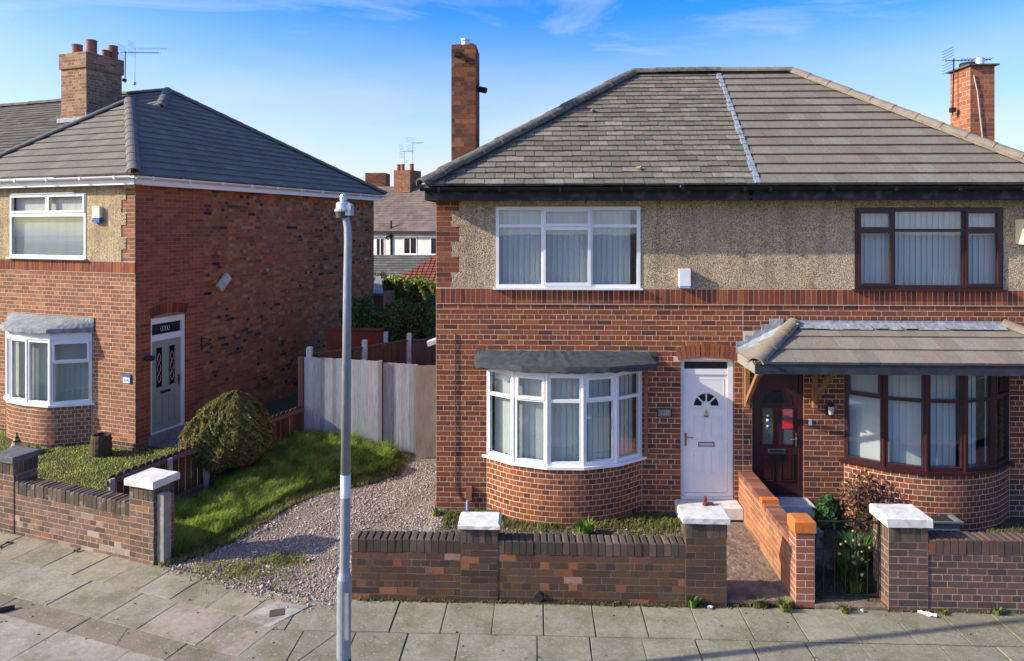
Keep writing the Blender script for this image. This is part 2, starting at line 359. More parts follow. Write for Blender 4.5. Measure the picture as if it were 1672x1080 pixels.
def np_mesh(name, V, faces_n, F, colors, mat, smooth=False):
    """V (n,3), F (m,k), colors (m,3)"""
    me = bpy.data.meshes.new(name); m, k = F.shape
    me.vertices.add(len(V)); me.vertices.foreach_set('co', np.ascontiguousarray(V, dtype=np.float32).ravel())
    me.loops.add(m * k); me.loops.foreach_set('vertex_index', np.ascontiguousarray(F, dtype=np.int32).ravel())
    me.polygons.add(m); me.polygons.foreach_set('loop_start', np.arange(0, m * k, k, dtype=np.int32))
    me.update(calc_edges=True); me.validate()
    ca = me.attributes.new('Col', 'FLOAT_COLOR', 'FACE')
    cc = np.ones((m, 4), np.float32); cc[:, :3] = colors; ca.data.foreach_set('color', cc.ravel())
    me.materials.append(mat)
    if smooth: me.polygons.foreach_set('use_smooth', [True] * m)
    return me
def T(x, y, z): return Matrix.Translation((x, y, z))
def RZ(a): return Matrix.Rotation(a, 4, 'Z')
def RY(a): return Matrix.Rotation(a, 4, 'Y')
def RX(a): return Matrix.Rotation(a, 4, 'X')
def at(px, py, Y):
    """where the sight line of a photo pixel meets the upright plane at distance Y"""
    a = (px - PCX) / FPX; b = -(py - PHY) / FPX
    vx = a * math.cos(PSI) - math.sin(PSI); vy = a * math.sin(PSI) + math.cos(PSI)
    t = Y / vy; return Vector((vx * t, Y, CAM_H + b * t))
def gz(px, py, z=0.0):
    a = (px - PCX) / FPX; b = -(py - PHY) / FPX; t = (z - CAM_H) / b
    return Vector(((a * math.cos(PSI) - math.sin(PSI)) * t, (a * math.sin(PSI) + math.cos(PSI)) * t, z))
def text_mesh(s, size, depth, mat, name):
    cu = bpy.data.curves.new(name, 'FONT'); cu.body = s; cu.size = size; cu.extrude = depth; cu.align_x = 'CENTER'; cu.align_y = 'CENTER'
    o = bpy.data.objects.new('lettering', cu); col.objects.link(o)
    dg = bpy.context.evaluated_depsgraph_get(); me = bpy.data.meshes.new_from_object(o.evaluated_get(dg))
    bpy.data.objects.remove(o); bpy.data.curves.remove(cu)
    me.materials.clear(); me.materials.append(mat); me.name = name; return me

# ------------------------------------------------------------------ bricks
def palette(mixes, n=22, jit=.16):
    out = []
    for i in range(n):
        r = (i + .5) / n; s = 0
        for wt, c in mixes:
            s += wt
            if r <= s + 1e-9: break
        k = 1 + random.uniform(-jit, jit); k2 = 1 + random.uniform(-.06, .06)
        out.append((c[0] * k, c[1] * k * k2, c[2] * k * k2))
    return out
PAL = {
 'house': palette([(.60, (.250, .082, .032)), (.22, (.195, .064, .029)), (.11, (.31, .112, .044)), (.07, (.12, .048, .029))], jit=.13),
 'brown': palette([(.62, (.225, .073, .034)), (.28, (.18, .060, .031)), (.10, (.13, .050, .031))], jit=.13),
 'soldier': palette([(.55, (0.238, 0.066, 0.030)), (.22, (0.149, 0.046, 0.025)), (.23, (0.356, 0.118, 0.041))]),
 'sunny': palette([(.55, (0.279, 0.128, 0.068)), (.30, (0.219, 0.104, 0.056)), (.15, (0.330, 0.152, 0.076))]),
 'side': palette([(.6, (0.323, 0.101, 0.045)), (.4, (0.243, 0.081, 0.037))]),
 'common': palette([(.56, (0.341, 0.123, 0.050)), (.22, (0.256, 0.096, 0.042)), (.16, (0.442, 0.184, 0.071)), (.06, (0.172, 0.077, 0.037))]),
 'plinth': palette([(.6, (0.090, 0.060, 0.043)), (.4, (0.132, 0.074, 0.050))]),
 'sooty': palette([(.62, (.090, .056, .036)), (.28, (.065, .046, .034)), (.07, (.14, .066, .038)), (.03, (.27, .105, .05))], jit=.14),
 'coping': palette([(.6, (0.079, 0.064, 0.049)), (.4, (0.123, 0.088, 0.063))]),
 'limed': palette([(.45, (.22, .135, .092)), (.30, (.31, .25, .18)), (.25, (.15, .095, .066))]),
 'lwall': palette([(.5, (.165, .098, .066)), (.3, (.12, .078, .055)), (.2, (.24, .115, .066))]),
 'orange': palette([(.7, (0.342, 0.140, 0.065)), (.3, (0.283, 0.113, 0.053))]),
 'orangecap': palette([(1, (.46, .135, .035))]),
 'orangetop': palette([(.6, (.27, .11, .065)), (.4, (.20, .085, .055))]),
 'chim': palette([(.55, (0.202, 0.076, 0.038)), (.3, (0.134, 0.055, 0.030)), (.15, (0.278, 0.115, 0.051))]),
 'chimold': palette([(.45, (0.297, 0.158, 0.089)), (.3, (0.220, 0.110, 0.066)), (.25, (0.363, 0.221, 0.128))]),
 'chimor': palette([(.65, (.36, .125, .062)), (.35, (.27, .095, .052))]),
}
MESHC = {}
class Bricks:
    def __init__(s, mat): s.items = []; s.mat = mat
    def put(s, m, L, H, pal, std, D=.06, dz=None):
        s.items.append((m, L, H, D, pal, random.randrange(22), std))
    def wall(s, m, x0, x1, z0, z1, pal, holes=(), course=.083, pitch=.238, hdr=4, jt=.0105, off=0.0, cand=True):
        """bricks on the local x-z plane of m, front towards local -y; pal may be f(x, z)"""
        nrow = int((z1 - z0) / course + .35); c = (z1 - z0) / max(nrow, 1)
        for r in range(nrow):
            za, zb = z0 + r * c, z0 + (r + 1) * c; zc = (za + zb) / 2
            ivs = [(x0, x1)]
            for (a, b, ha, hb) in holes:
                if zc > ha and zc < hb:
                    nv = []
                    for (p, q) in ivs:
                        if b <= p or a >= q: nv.append((p, q)); continue
                        if a > p: nv.append((p, a))
                        if b < q: nv.append((b, q))
                    ivs = nv
            header = hdr and r % hdr == hdr - 1
            pw = pitch / 2 if header else pitch
            ph = off + (pitch / 4 if header else (pitch / 2 if r % 2 else 0.0))
            for (p, q) in ivs:
                k = math.floor((p - x0 - ph) / pw); carry = None
                while True:
                    a = max(p, x0 + ph + k * pw); b = min(q, x0 + ph + (k + 1) * pw); k += 1
                    if q - b < .045: b = q
                    if a >= q - 1e-6: break
                    if b - a < .045:
                        carry = a; continue
                    if carry is not None: a = carry; carry = None
                    full = abs(b - a - pw) < 1e-4
                    L = pw - jt if full else b - a - jt
                    H = round(c - jt + .001, 3)
                    xc = (a + b) / 2
                    pp = pal(xc, zc) if callable(pal) else pal
                    if pp is None: continue
                    mm = m @ T(xc, random.uniform(-.0026, -.0006), zc + random.uniform(-.0012, .0012)) @ RY(random.uniform(-.006, .006))
                    s.put(mm, round(L, 3), H, pp, full and cand)
    def soldiers(s, m, x0, x1, z0, z1, pal, pitch=.083, proud=.02, D=.06, jt=.011):
        n = max(1, int(round((x1 - x0) / pitch))); p = (x1 - x0) / n
        for i in range(n):
            mm = m @ T(x0 + (i + .5) * p, -proud + random.uniform(-.002, -.0004), (z0 + z1) / 2) @ RY(random.uniform(-.012, .012))
            s.put(mm, round(p - jt, 3), round(z1 - z0 - .008, 3), pal, True, D)
    def finish(s, wallpart, root_frame, limit, name='brickwork'):
        """the `limit` largest-looking whole bricks become objects of their own, the rest one mesh"""
        def dist(it):
            p = root_frame.w(it[0].translation); dx = p.x + PSI * p.y; 
            v = math.hypot(p.x, p.y); lat = p.x * math.cos(PSI) + p.y * math.sin(PSI); dep = -p.x * math.sin(PSI) + p.y * math.cos(PSI)
            pen = 0 if abs(lat / dep) < .72 else 50
            return v + pen
        cand = sorted([i for i, it in enumerate(s.items) if it[6]], key=lambda i: dist(s.items[i]))
        single = set(cand[:limit]); mb = MB()
        for i, (m, L, H, D, pal, ci, std) in enumerate(s.items):
            if i in single:
                key = (pal, ci, L, H, D, s.mat)
                if key not in MESHC: MESHC[key] = MB().box(-L / 2, L / 2, 0, D, -H / 2, H / 2, PAL[pal][ci]).mesh('brick', M[s.mat])
                link('brick', MESHC[key], wallpart, m.translation, m.to_euler())
            else: mb.box(-L / 2, L / 2, 0, D, -H / 2, H / 2, PAL[pal][ci], m)
        if mb.v: mb.part(name, M[s.mat], wallpart, kind='stuff')
        return len(single)
def sheet(mb, m, x0, x1, z0, z1, holes=(), y=0.0):
    xs = sorted({x0, x1, *[v for h in holes for v in h[:2] if x0 < v < x1]}); zs = sorted({z0, z1, *[v for h in holes for v in h[2:] if z0 < v < z1]})
    for i in range(len(xs) - 1):
        for j in range(len(zs) - 1):
            xc, zc = (xs[i] + xs[i + 1]) / 2, (zs[j] + zs[j + 1]) / 2
            if any(h[0] < xc < h[1] and h[2] < zc < h[3] for h in holes): continue
            mb.add([m @ Vector(p) for p in ((xs[i], y, zs[j]), (xs[i + 1], y, zs[j]), (xs[i + 1], y, zs[j + 1]), (xs[i], y, zs[j + 1]))], [(0, 1, 2, 3)])

# ------------------------------------------------------------------ windows
def bars(mb, m, W, H, cols, rows, fb, d, sash=(), sb=.045, mw=.05):
    """a frame of bars; returns the clear openings"""
    mb.box(0, fb, 0, d, 0, H, m=m); mb.box(W - fb, W, 0, d, 0, H, m=m)
    mb.box(fb, W - fb, 0, d, 0, fb, m=m); mb.box(fb, W - fb, 0, d, H - fb, H, m=m)
    xs = [fb] + [v for c in cols for v in (c - mw / 2, c + mw / 2)] + [W - fb]
    for c in cols: mb.box(c - mw / 2, c + mw / 2, .003, d, fb, H - fb, m=m)
    ops = []
    for i in range(0, len(xs), 2):
        a, b = xs[i], xs[i + 1]
        rr = rows[i // 2] if rows and isinstance(rows[0], (list, tuple)) else rows
        zs = [fb] + [v for r in rr for v in (r - mw / 2, r + mw / 2)] + [H - fb]
        for r in rr: mb.box(a, b, .004, d, r - mw / 2, r + mw / 2, m=m)
        for j in range(0, len(zs), 2):
            z0, z1 = zs[j], zs[j + 1]
            if (i // 2, j // 2) in sash:
                e = .018; y0, y1 = -.016, .03
                mb.box(a - e, a + sb - e, y0, y1, z0 - e, z1 + e, m=m); mb.box(b - sb + e, b + e, y0, y1, z0 - e, z1 + e, m=m)
                mb.box(a + sb - e, b - sb + e, y0, y1, z0 - e, z0 + sb - e, m=m); mb.box(a + sb - e, b - sb + e, y0, y1, z1 - sb + e, z1 + e, m=m)
                ops.append((a + sb - e, b - sb + e, z0 + sb - e, z1 - sb + e))
            else: ops.append((a, b, z0, z1))
    return ops
def slats(mb, m, x0, x1, z0, z1, y, c=(.62, .62, .60), pitch=.088, gap=0.0):
    n = max(1, int((x1 - x0 - gap) / pitch)); p = (x1 - x0 - gap) / n
    for i in range(n):
        k = random.uniform(.95, 1.04)
        mm = m @ T(x0 + (i + .5) * p, y, 0) @ RZ(.24 + random.uniform(-.03, .03))
        mb.box(-p * .57, p * .57, -.0015, .0015, z0, z1, (c[0] * k, c[1] * k, c[2] * k), mm)
def window(parent, m, W, H, cols, rows, sash, mat, sillmat=None, gap=0.0, bc=(.62, .62, .60), fb=.055, name='window', label=None, stack=0):
    fr = MB()
    if stack: ops = bars(fr, m, W, stack, [], [], fb, .07) + bars(fr, m @ T(0, 0, stack), W, H - stack, cols, rows, .045, .07, sash)
    else: ops = bars(fr, m, W, H, cols, rows, fb, .07, sash)
    wobj = fr.part(name, mat, parent, label)
    for (a, b, z0, z1) in ops: MB().box(a, b, .026, .032, z0, z1, m=m).part('pane', M['glass'], wobj)
    bl = MB(); slats(bl, m, .03, W - .03, .03, H - .03, .13, bc, gap=gap); bl.part('blind', M['blind'], wobj, kind='stuff')
    if sillmat: MB().box(-.04, W + .03, -.06, .06, -.03, -.002, m=m).part('sill', sillmat, wobj)
    return wobj
def bay(parent, verts, z0, z1, mat, spec, rowz, headh, headmat, bc, name='bay_window', label=None, gaps=()):
    """verts: plan corners left to right (y towards the street is smaller); spec[i] = sash set of that facet"""
    fr = MB(); panes = []; bl = MB()
    for i in range(len(verts) - 1):
        a, b = Vector(verts[i]), Vector(verts[i + 1]); d = b - a; L = d.length; ang = math.atan2(d.y, d.x)
        m = T(a.x, a.y, z0) @ RZ(ang)
        ops = bars(fr, m, L, z1 - z0, [], [rowz] if spec[i] != 'single' else [], .058, .07, spec[i] if spec[i] != 'single' else ())
        panes += [(m, o) for o in ops]
        slats(bl, m, .05, L - .05, .03, z1 - z0 - .03, .16, bc, gap=(gaps[i] if gaps else 0))
    for i in range(1, len(verts) - 1): fr.bar((verts[i][0], verts[i][1] + .012, z0), (verts[i][0], verts[i][1] + .012, z1), .028, 8)
    w_ = fr.part(name, mat, parent, label)
    for (m, (a, b, c, d)) in panes: MB().box(a, b, .026, .032, c, d, m=m).part('pane', M['glass'], w_)
    bl.part('blind', M['blind'], w_, kind='stuff')
    def band(o, za, zb, inn=.05, ext=0.0):
        mb = MB(); out = offset(verts, o); n = len(out)
        out[0] = (out[0][0] - ext, verts[0][1]); out[-1] = (out[-1][0] + ext, verts[-1][1])
        ins = offset(verts, -inn)
        vs = [(x, y, za) for x, y in out] + [(x, y, za) for x, y in ins] + [(x, y, zb) for x, y in out] + [(x, y, zb) for x, y in ins]
        fs = []
        for i in range(n - 1):
            fs += [(i, i + 1, 2 * n + i + 1, 2 * n + i), (n + i, 3 * n + i, 3 * n + i + 1, n + i + 1), (2 * n + i, 2 * n + i + 1, 3 * n + i + 1, 3 * n + i), (i, n + i, n + i + 1, i + 1)]
        fs += [(0, 2 * n, 3 * n, n), (n - 1, 2 * n - 1, 4 * n - 1, 3 * n - 1)]
        return mb.add(vs, fs)
    band(.055, z0 - .045, z0 - .002, .06, .05).part('sill', mat, w_)
    band(.012, z1 + .002, z1 + headh, .06).part('fascia', headmat, w_)
    return w_
def offset(v, o):
    out = []
    for i in range(len(v)):
        ns = []
        for j in (i - 1, i):
            if 0 <= j < len(v) - 1:
                d = Vector((v[j + 1][0] - v[j][0], v[j + 1][1] - v[j][1])).normalized(); ns.append(Vector((d.y, -d.x)))
        n = sum(ns, Vector((0, 0))).normalized(); k = o / max(.5, n.dot(ns[0]))
        out.append((v[i][0] + n.x * k, v[i][1] + n.y * k))
    return out
def bay_roof(parent, verts, zlo, zhi, o, mat, yback, ragged=.02, name='bay_roof'):
    """a soft felt or lead flap: slopes from the wall out over the bay and hangs down a little"""
    out = offset(verts, o); out[0] = (out[0][0] - .02, yback); out[-1] = (out[-1][0] + .02, yback)
    pts = []
    for i in range(len(out) - 1):
        for k in range(7):
            t = k / 7; pts.append((out[i][0] * (1 - t) + out[i + 1][0] * t, out[i][1] * (1 - t) + out[i + 1][1] * t))
    pts.append(out[-1]); n = len(pts); x0, x1 = pts[0][0], pts[-1][0]
    rows = []
    for r, (s, z) in enumerate(((0, zhi), (.55, zhi * .55 + zlo * .45), (1, zlo + .04), (1.02, zlo - .05), (.97, zlo - .052), (.4, zlo + .0))):
        row = []
        for i, (x, y) in enumerate(pts):
            bx = x0 + (x1 - x0) * i / (n - 1)
            jz = random.uniform(-ragged, ragged) if r in (3, 4) else random.uniform(-ragged, ragged) * .35
            yy = yback + (y - yback) * s - .004
            if r >= 1: yy = min(yy, yback - .012)
            row.append((bx + (x - bx) * s, yy, z + jz))
        rows.append(row)
    vs = [p for r in rows for p in r]; fs = []
    for r in range(len(rows) - 1):
        for i in range(n - 1): fs.append((r * n + i, (r + 1) * n + i, (r + 1) * n + i + 1, r * n + i + 1))
    return MB().add(vs, fs).part(name, mat, parent)
def bay_bricks(br, verts, z0, z1, pal, course=.083):
    """the curved header-bond wall under a bay; returns the mortar mesh"""
    # smooth arc through the corners
    P = [Vector((x, y)) for x, y in verts]; pts = []
    for i in range(len(P) - 1):
        p0 = P[i - 1] if i else P[0] * 2 - P[1]; p3 = P[i + 2] if i + 2 < len(P) else P[-1] * 2 - P[-2]; p1, p2 = P[i], P[i + 1]
        for k in range(12):
            t = k / 12; pts.append(.5 * ((2 * p1) + (p2 - p0) * t + (2 * p0 - 5 * p1 + 4 * p2 - p3) * t * t + (3 * p1 - p0 - 3 * p2 + p3) * t ** 3))
    pts.append(P[-1]); S = [0]
    for i in range(1, len(pts)): S.append(S[-1] + (pts[i] - pts[i - 1]).length)
    def loc(s):
        for i in range(1, len(S)):
            if s <= S[i] or i == len(S) - 1:
                t = (s - S[i - 1]) / (S[i] - S[i - 1]); d = pts[i] - pts[i - 1]; return pts[i - 1] + d * t, math.atan2(d.y, d.x)
    n = int(round(S[-1] / .122)); p = S[-1] / n; nr = int((z1 - z0) / course + .5); c = (z1 - z0) / nr
    for r in range(nr):
        zc = z0 + (r + .5) * c
        for k in range(n + (r % 2)):
            s = (k + .5) * p - (p / 2 if r % 2 else 0); half = False
            a, b = max(0, s - p / 2), min(S[-1], s + p / 2)
            if b - a < .04: continue
            q, ang = loc((a + b) / 2); pp = pal(q.x, zc, r) if callable(pal) else pal
            m = T(q.x, q.y, zc + random.uniform(-.001, .001)) @ RZ(ang) @ T(0, random.uniform(-.0026, -.0008), 0)
            br.put(m, round(b - a - .012, 3), round(c - .011, 3), pp, b - a > p - 1e-4, .05)
    mb = MB()
    for i in range(len(pts) - 1): mb.quad((*pts[i], z0), (*pts[i + 1], z0), (*pts[i + 1], z1), (*pts[i], z1))
    return mb

# ------------------------------------------------------------------ roofs
def clip(poly, a, b, c):
    """keep a*x+b*y<=c"""
    out = []
    for i in range(len(poly)):
        p, q = poly[i], poly[(i + 1) % len(poly)]; fp, fq = a * p[0] + b * p[1] - c, a * q[0] + b * q[1] - c
        if fp <= 1e-9: out.append(p)
        if (fp < -1e-9 and fq > 1e-9) or (fp > 1e-9 and fq < -1e-9):
            t = fp / (fp - fq); out.append((p[0] + (q[0] - p[0]) * t, p[1] + (q[1] - p[1]) * t))
    return out
def roof_tiles(roof, frame, poly, tw, g, th, pal, mat, limit, jitter=0.0, stag=True, side=.004, org=None, name='roof_tile'):
    """tiles in rows up a convex slope; poly[0]->poly[1] is the eave, left to right seen from outside"""
    P = [Vector(p) for p in poly]; O = P[0] if org is None else Vector(org); u = (P[1] - P[0]).normalized()
    nrm = u.cross(P[2] - P[0]).normalized(); s = nrm.cross(u)
    Q = [((p - O).dot(u), (p - O).dot(s)) for p in P]
    Rm = Matrix((u, s, nrm)).transposed().to_4x4()
    rest = MB(); singles = []; cache = {}
    umin, umax, smax = min(q[0] for q in Q), max(q[0] for q in Q), max(q[1] for q in Q)
    eu = []
    for i in range(len(Q)):
        p, q = Q[i], Q[(i + 1) % len(Q)]; dx, dy = q[0] - p[0], q[1] - p[1]; l = math.hypot(dx, dy)
        if l > 1e-6: eu.append((dy / l, -dx / l, (dy * p[0] - dx * p[1]) / l))
    nrow = int(math.ceil(smax / g - 1e-6))
    for r in range(nrow):
        k0 = math.floor(umin / tw) - 1
        for k in range(k0, int(umax / tw) + 2):
            x0 = k * tw + (tw / 2 if (stag and r % 2) else 0); s0 = r * g + random.uniform(-jitter, jitter)
            rect = [(x0 + side / 2, s0), (x0 + tw - side / 2, s0), (x0 + tw - side / 2, s0 + g * 1.12), (x0 + side / 2, s0 + g * 1.12)]
            pl = rect; ok = True
            for e in eu:
                n0 = len(pl); pl2 = clip(pl, *e)
                pl = pl2
                if len(pl) < 3: ok = False; break
            if not ok: continue
            full = len(pl) == 4 and all(abs(pl[i][0] - rect[i][0]) < 1e-6 and abs(pl[i][1] - rect[i][1]) < 1e-6 for i in range(4)) if len(pl) == 4 else False
            ci = random.randrange(len(PAL[pal])); lift = random.uniform(0, jitter * .5)
            def hh(y): return .006 + th * (1 - (y - s0) / (g * 1.12)) + lift
            if full: singles.append((x0 + tw / 2, s0, ci, lift))
            else:
                n = len(pl); top = [Rm @ Vector((x, y, hh(y))) + O for x, y in pl]; bot = [Rm @ Vector((x, y, -.01)) + O for x, y in pl]
                rest.add(top + bot, [tuple(range(n)), tuple(range(2 * n - 1, n - 1, -1))] + [(i + n, (i + 1) % n + n, (i + 1) % n, i) for i in range(n)], PAL[pal][ci])
    singles.sort(key=lambda t: (frame.w(Rm @ Vector((t[0], t[1], 0)) + O)).length)
    eul = Rm.to_euler()
    L2 = (tw - side) / 2; H1 = g * 1.12
    vs = [(-L2, 0, .006 + th), (L2, 0, .006 + th), (L2, H1, .006), (-L2, H1, .006), (-L2, 0, -.008), (L2, 0, -.008), (L2, H1, -.008), (-L2, H1, -.008)]
    fs = [(0, 1, 2, 3), (7, 6, 5, 4), (4, 5, 1, 0), (5, 6, 2, 1), (6, 7, 3, 2), (7, 4, 0, 3)]
    for i, (x, y, ci, lift) in enumerate(singles):
        if i < limit:
            if ci not in cache: cache[ci] = MB().add(vs, fs, PAL[pal][ci]).mesh(name, mat)
            link(name, cache[ci], roof, Rm @ Vector((x, y, lift)) + O, eul)
        else:
            mm = T(*O) @ Rm @ T(x, y, lift); rest.add([mm @ Vector(v) for v in vs], fs, PAL[pal][ci])
    if rest.v: rest.part(name + '_courses', mat, roof, kind='stuff')
def ridge(roof, p0, p1, r, mat, seg=.45, name='ridge_tile', up=(0, 0, 1), lift=0.0, jit=.0):
    p0, p1 = Vector(p0), Vector(p1); d = p1 - p0; L = d.length; d.normalize(); n = max(1, round(L / seg)); sl = L / n
    y = Vector(up).cross(d).normalized(); z = d.cross(y); eul = Matrix((d, y, z)).transposed().to_euler()
    vs, fs = [], []; K = 10
    for (xx, rr) in ((0, r * 1.07), (sl * 1.06, r * .97)):
        for rad in (rr, rr - .022):
            for k in range(K + 1):
                t = math.pi * (k / K); vs.append((xx, -math.cos(t) * rad, math.sin(t) * rad * .85))
    k1 = K + 1
    for k in range(K):
        fs += [(k, k + 1, 2 * k1 + k + 1, 2 * k1 + k), (k1 + k + 1, k1 + k, 3 * k1 + k, 3 * k1 + k + 1), (k + 1, k, k1 + k, k1 + k + 1), (2 * k1 + k, 2 * k1 + k + 1, 3 * k1 + k + 1, 3 * k1 + k)]
    me = MB().add(vs, fs).mesh(name, mat); fixn(me)
    for i in range(n):
        link(name, me, roof, p0 + d * (i * sl) + z * (lift - r * .25 + random.uniform(-jit, jit)), eul)
PAL['slate'] = palette([(.5, (.19, .168, .128)), (.28, (.15, .132, .10)), (.22, (.23, .205, .16))], jit=.14)
PAL['tan'] = palette([(.6, (.205, .180, .140)), (.4, (.182, .160, .126))], jit=.08)
PAL['grey'] = palette([(.6, (.178, .158, .124)), (.4, (.160, .143, .113))], jit=.08)
PAL['oldtile'] = palette([(.6, (.115, .105, .088)), (.4, (.085, .078, .066))], jit=.2)
PAL['porch'] = palette([(.6, (.235, .207, .165)), (.4, (.21, .186, .15))], jit=.08)

def chimney(parent, frame_m, x0, x1, y0, y1, z0, z1, pal, mortar, mat='brick', corbel=0, label=None):
    ch = MB(); ch.box(x0, x1, y0, y1, z0, z1 - .01); o = ch.part('chimney', M[mortar], parent, label)
    br = Bricks(mat)
    br.wall(T(0, y0, 0), x0, x1, z0, z1, pal, hdr=2, cand=False)
    br.wall(T(x1, 0, 0) @ RZ(math.pi / 2), y0, y1, z0, z1, pal, hdr=2, cand=False, off=.06)
    br.wall(T(x0, 0, 0) @ RZ(-math.pi / 2), -y1, -y0, z0, z1, pal, hdr=2, cand=False, off=.06)
    if corbel:
        e = .04; zc = z1 - .42
        ch2 = MB().box(x0 - e, x1 + e, y0 - e, y1 + e, zc, z1 + .005)
        ch2.part('chimney_band', M[mortar], o)
        br.wall(T(0, y0 - e, 0), x0 - e, x1 + e, zc, z1, pal, hdr=0, cand=False)
        br.wall(T(x1 + e, 0, 0) @ RZ(math.pi / 2), y0 - e, y1 + e, zc, z1, pal, hdr=0, cand=False)
    br.finish(o, WORLD, 0)
    return o

# ================================================================== GROUND
F = 11.15                                    # the facade of the pair of houses on the right
def ground_part(name, vs, mat):
    o = bpy.data.objects.new(name, MB().add(vs, [tuple(range(len(vs)))]).mesh(name, mat)); col.objects.link(o); o['kind'] = 'structure'; return o
ground_part('ground', [(-400, -400, -.16), (400, -400, -.16), (400, 400, -.16), (-400, 400, -.16)], M['soil'])
def LW(x, y, z=0.0): return LEFT.w((x, y, z))
k0, k1 = LW(-9, -6.1), LW(5.6, -6.1)
road = ground_part('road', [(40, -2, -.13), (40, 6.0, -.13), (k1.x, 6.0, -.13), (k1.x, k1.y, -.13), (k0.x, k0.y, -.13), LW(-9, -14, -.13)], M['asphalt'])
pav = ground_part('pavement', [LW(-9, -6.1, -.014), LW(5.2, -6.1, -.014), (k1.x + .5, 6.1, -.014), (40, 6.1, -.014), (40, 8.75, -.014), (-2.3, 8.62, -.014), LW(5.2, -2.95, -.014), LW(3.8, -3.02, -.014), LW(-9, -3.02, -.014)], M['joint'])
kerb = MB()
for i in range(40): kerb.box(-2.6 + i * .915, -2.6 + i * .915 + .905, 5.97, 6.1, -.14, -.002, (.2, .19, .17), ch=.015)
for i in range(16):
    m = T(LEFT.x, LEFT.y, 0) @ RZ(LEFT.a); kerb.box(-9 + i * .915, -9 + i * .915 + .905, -6.23, -6.1, -.14, -.002, (.2, .19, .17), m=m, ch=.015)
o = kerb.solo('kerb', M['slab'], None, None, kind='structure')

# paving slabs, each one lifted and tinted a little
def slab(poly, zc, c, th=.04, crack=True):
    if crack and random.random() < .13:
        gx_, gy_ = sum(p[0] for p in poly) / len(poly), sum(p[1] for p in poly) / len(poly); a = random.uniform(0, 3.14); ca, sa2 = math.cos(a), math.sin(a); cc = gx_ * ca + gy_ * sa2 + random.uniform(-.1, .1)
        for sg in (1, -1):
            q = clip(poly, sg * ca, sg * sa2, sg * cc - .003)
            if len(q) >= 3: slab(q, zc, c, th, False)
        return
    n = len(poly); cx, cy = sum(p[0] for p in poly) / n, sum(p[1] for p in poly) / n
    tx, ty = random.gauss(0, .0035), random.gauss(0, .0035); dz = random.gauss(0, .0022) + zc
    z = lambda p: dz + tx * (p[0] - cx) + ty * (p[1] - cy)
    ins = [(p[0] + (cx - p[0]) * .012, p[1] + (cy - p[1]) * .012) for p in poly]
    vs = [(p[0], p[1], z(p) - th) for p in poly] + [(p[0], p[1], z(p) - .006) for p in poly] + [(p[0], p[1], z(p)) for p in ins]
    fs = [tuple(range(2 * n, 3 * n))] + [(i, (i + 1) % n, (i + 1) % n + n, i + n) for i in range(n)] + [(i + n, (i + 1) % n + n, (i + 1) % n + 2 * n, i + 2 * n) for i in range(n)]
    MB().add([Vector(v) - Vector((0, 0, 0)) for v in vs], fs, c).part('paving_slab', M['slab'], pav)
SPL = (-2.93, 8.55, -.35, -1.0)              # the line where the paving turns: point, direction
def side_of(p): return (p[0] - SPL[0]) * SPL[3] - (p[1] - SPL[1]) * SPL[2]
sa, sb_ = SPL[3], -SPL[2]; sc_ = SPL[0] * SPL[3] - SPL[1] * SPL[2]
def tint(base, j=.13):
    k = 1 + random.uniform(-j, j); return tuple(b * k for b in base)
for r, (ya, yb) in enumerate(((8.66, 7.975), (7.965, 7.28), (7.27, 6.6), (6.59, 6.11))):
    x = -3.6 + (.25 if r % 2 else 0)
    while x < 12:
        wd = random.choice([.60, .61, .61, .62, .90 if r else .61])
        g = .012 if random.random() < .8 else .02
        skew = random.uniform(-.006, .006)
        poly = [(x + g / 2, yb + .006), (x + wd - g / 2, yb + .006 + skew), (x + wd - g / 2 + skew, ya - .006), (x + g / 2 + skew, ya - .006)]
        poly = clip(poly, sa, sb_, sc_)
        if len(poly) >= 3: slab(poly, 0.0, tint((.265, .248, .178)))
        x += wd
lm = T(LEFT.x, LEFT.y, 0) @ RZ(LEFT.a)
def lslab(x0, x1, ya, yb, c, g=.012, zc=0.0):
    sk = random.uniform(-.05, .05)
    poly = [LW(x0 + g / 2, yb + g / 2), LW(x1 - g / 2, yb + g / 2), LW(x1 - g / 2 + sk * .2, ya - g / 2), LW(x0 + g / 2 + sk * .2, ya - g / 2)]
    poly = [(p.x, p.y) for p in poly]; poly = clip(poly, -sa, -sb_, -sc_)
    if len(poly) >= 3: slab(poly, zc, c)
x = -6.0
while x < 8: wd = random.choice([.58, .60, .62]); lslab(x, x + wd, -3.04, -3.66, tint((.32, .285, .195))); x += wd
x = -6.2
while x < 8: wd = random.choice([.60, .62, .9, 1.2]); lslab(x, x + wd, -3.66, -4.30, tint((.30, .265, .19) if x < 4.5 else (.33, .28, .21)), .007); x += wd
x = -6.0
while x < 8: wd = random.choice([.9, 1.3, 1.5]); lslab(x, x + wd, -4.30, -4.62, tint((.245, .20, .145), .06), .006); x += wd
x = -6.3
while x < 8: wd = random.choice([1.1, 1.3, .8]); lslab(x, x + wd, -4.62, -5.45, tint((.38, .34, .265), .08), .006); x += wd
x = -6.1
while x < 8: wd = random.choice([.9, 1.2]); lslab(x, x + wd, -5.45, -6.09, tint((.36, .32, .255), .08), .008); x += wd

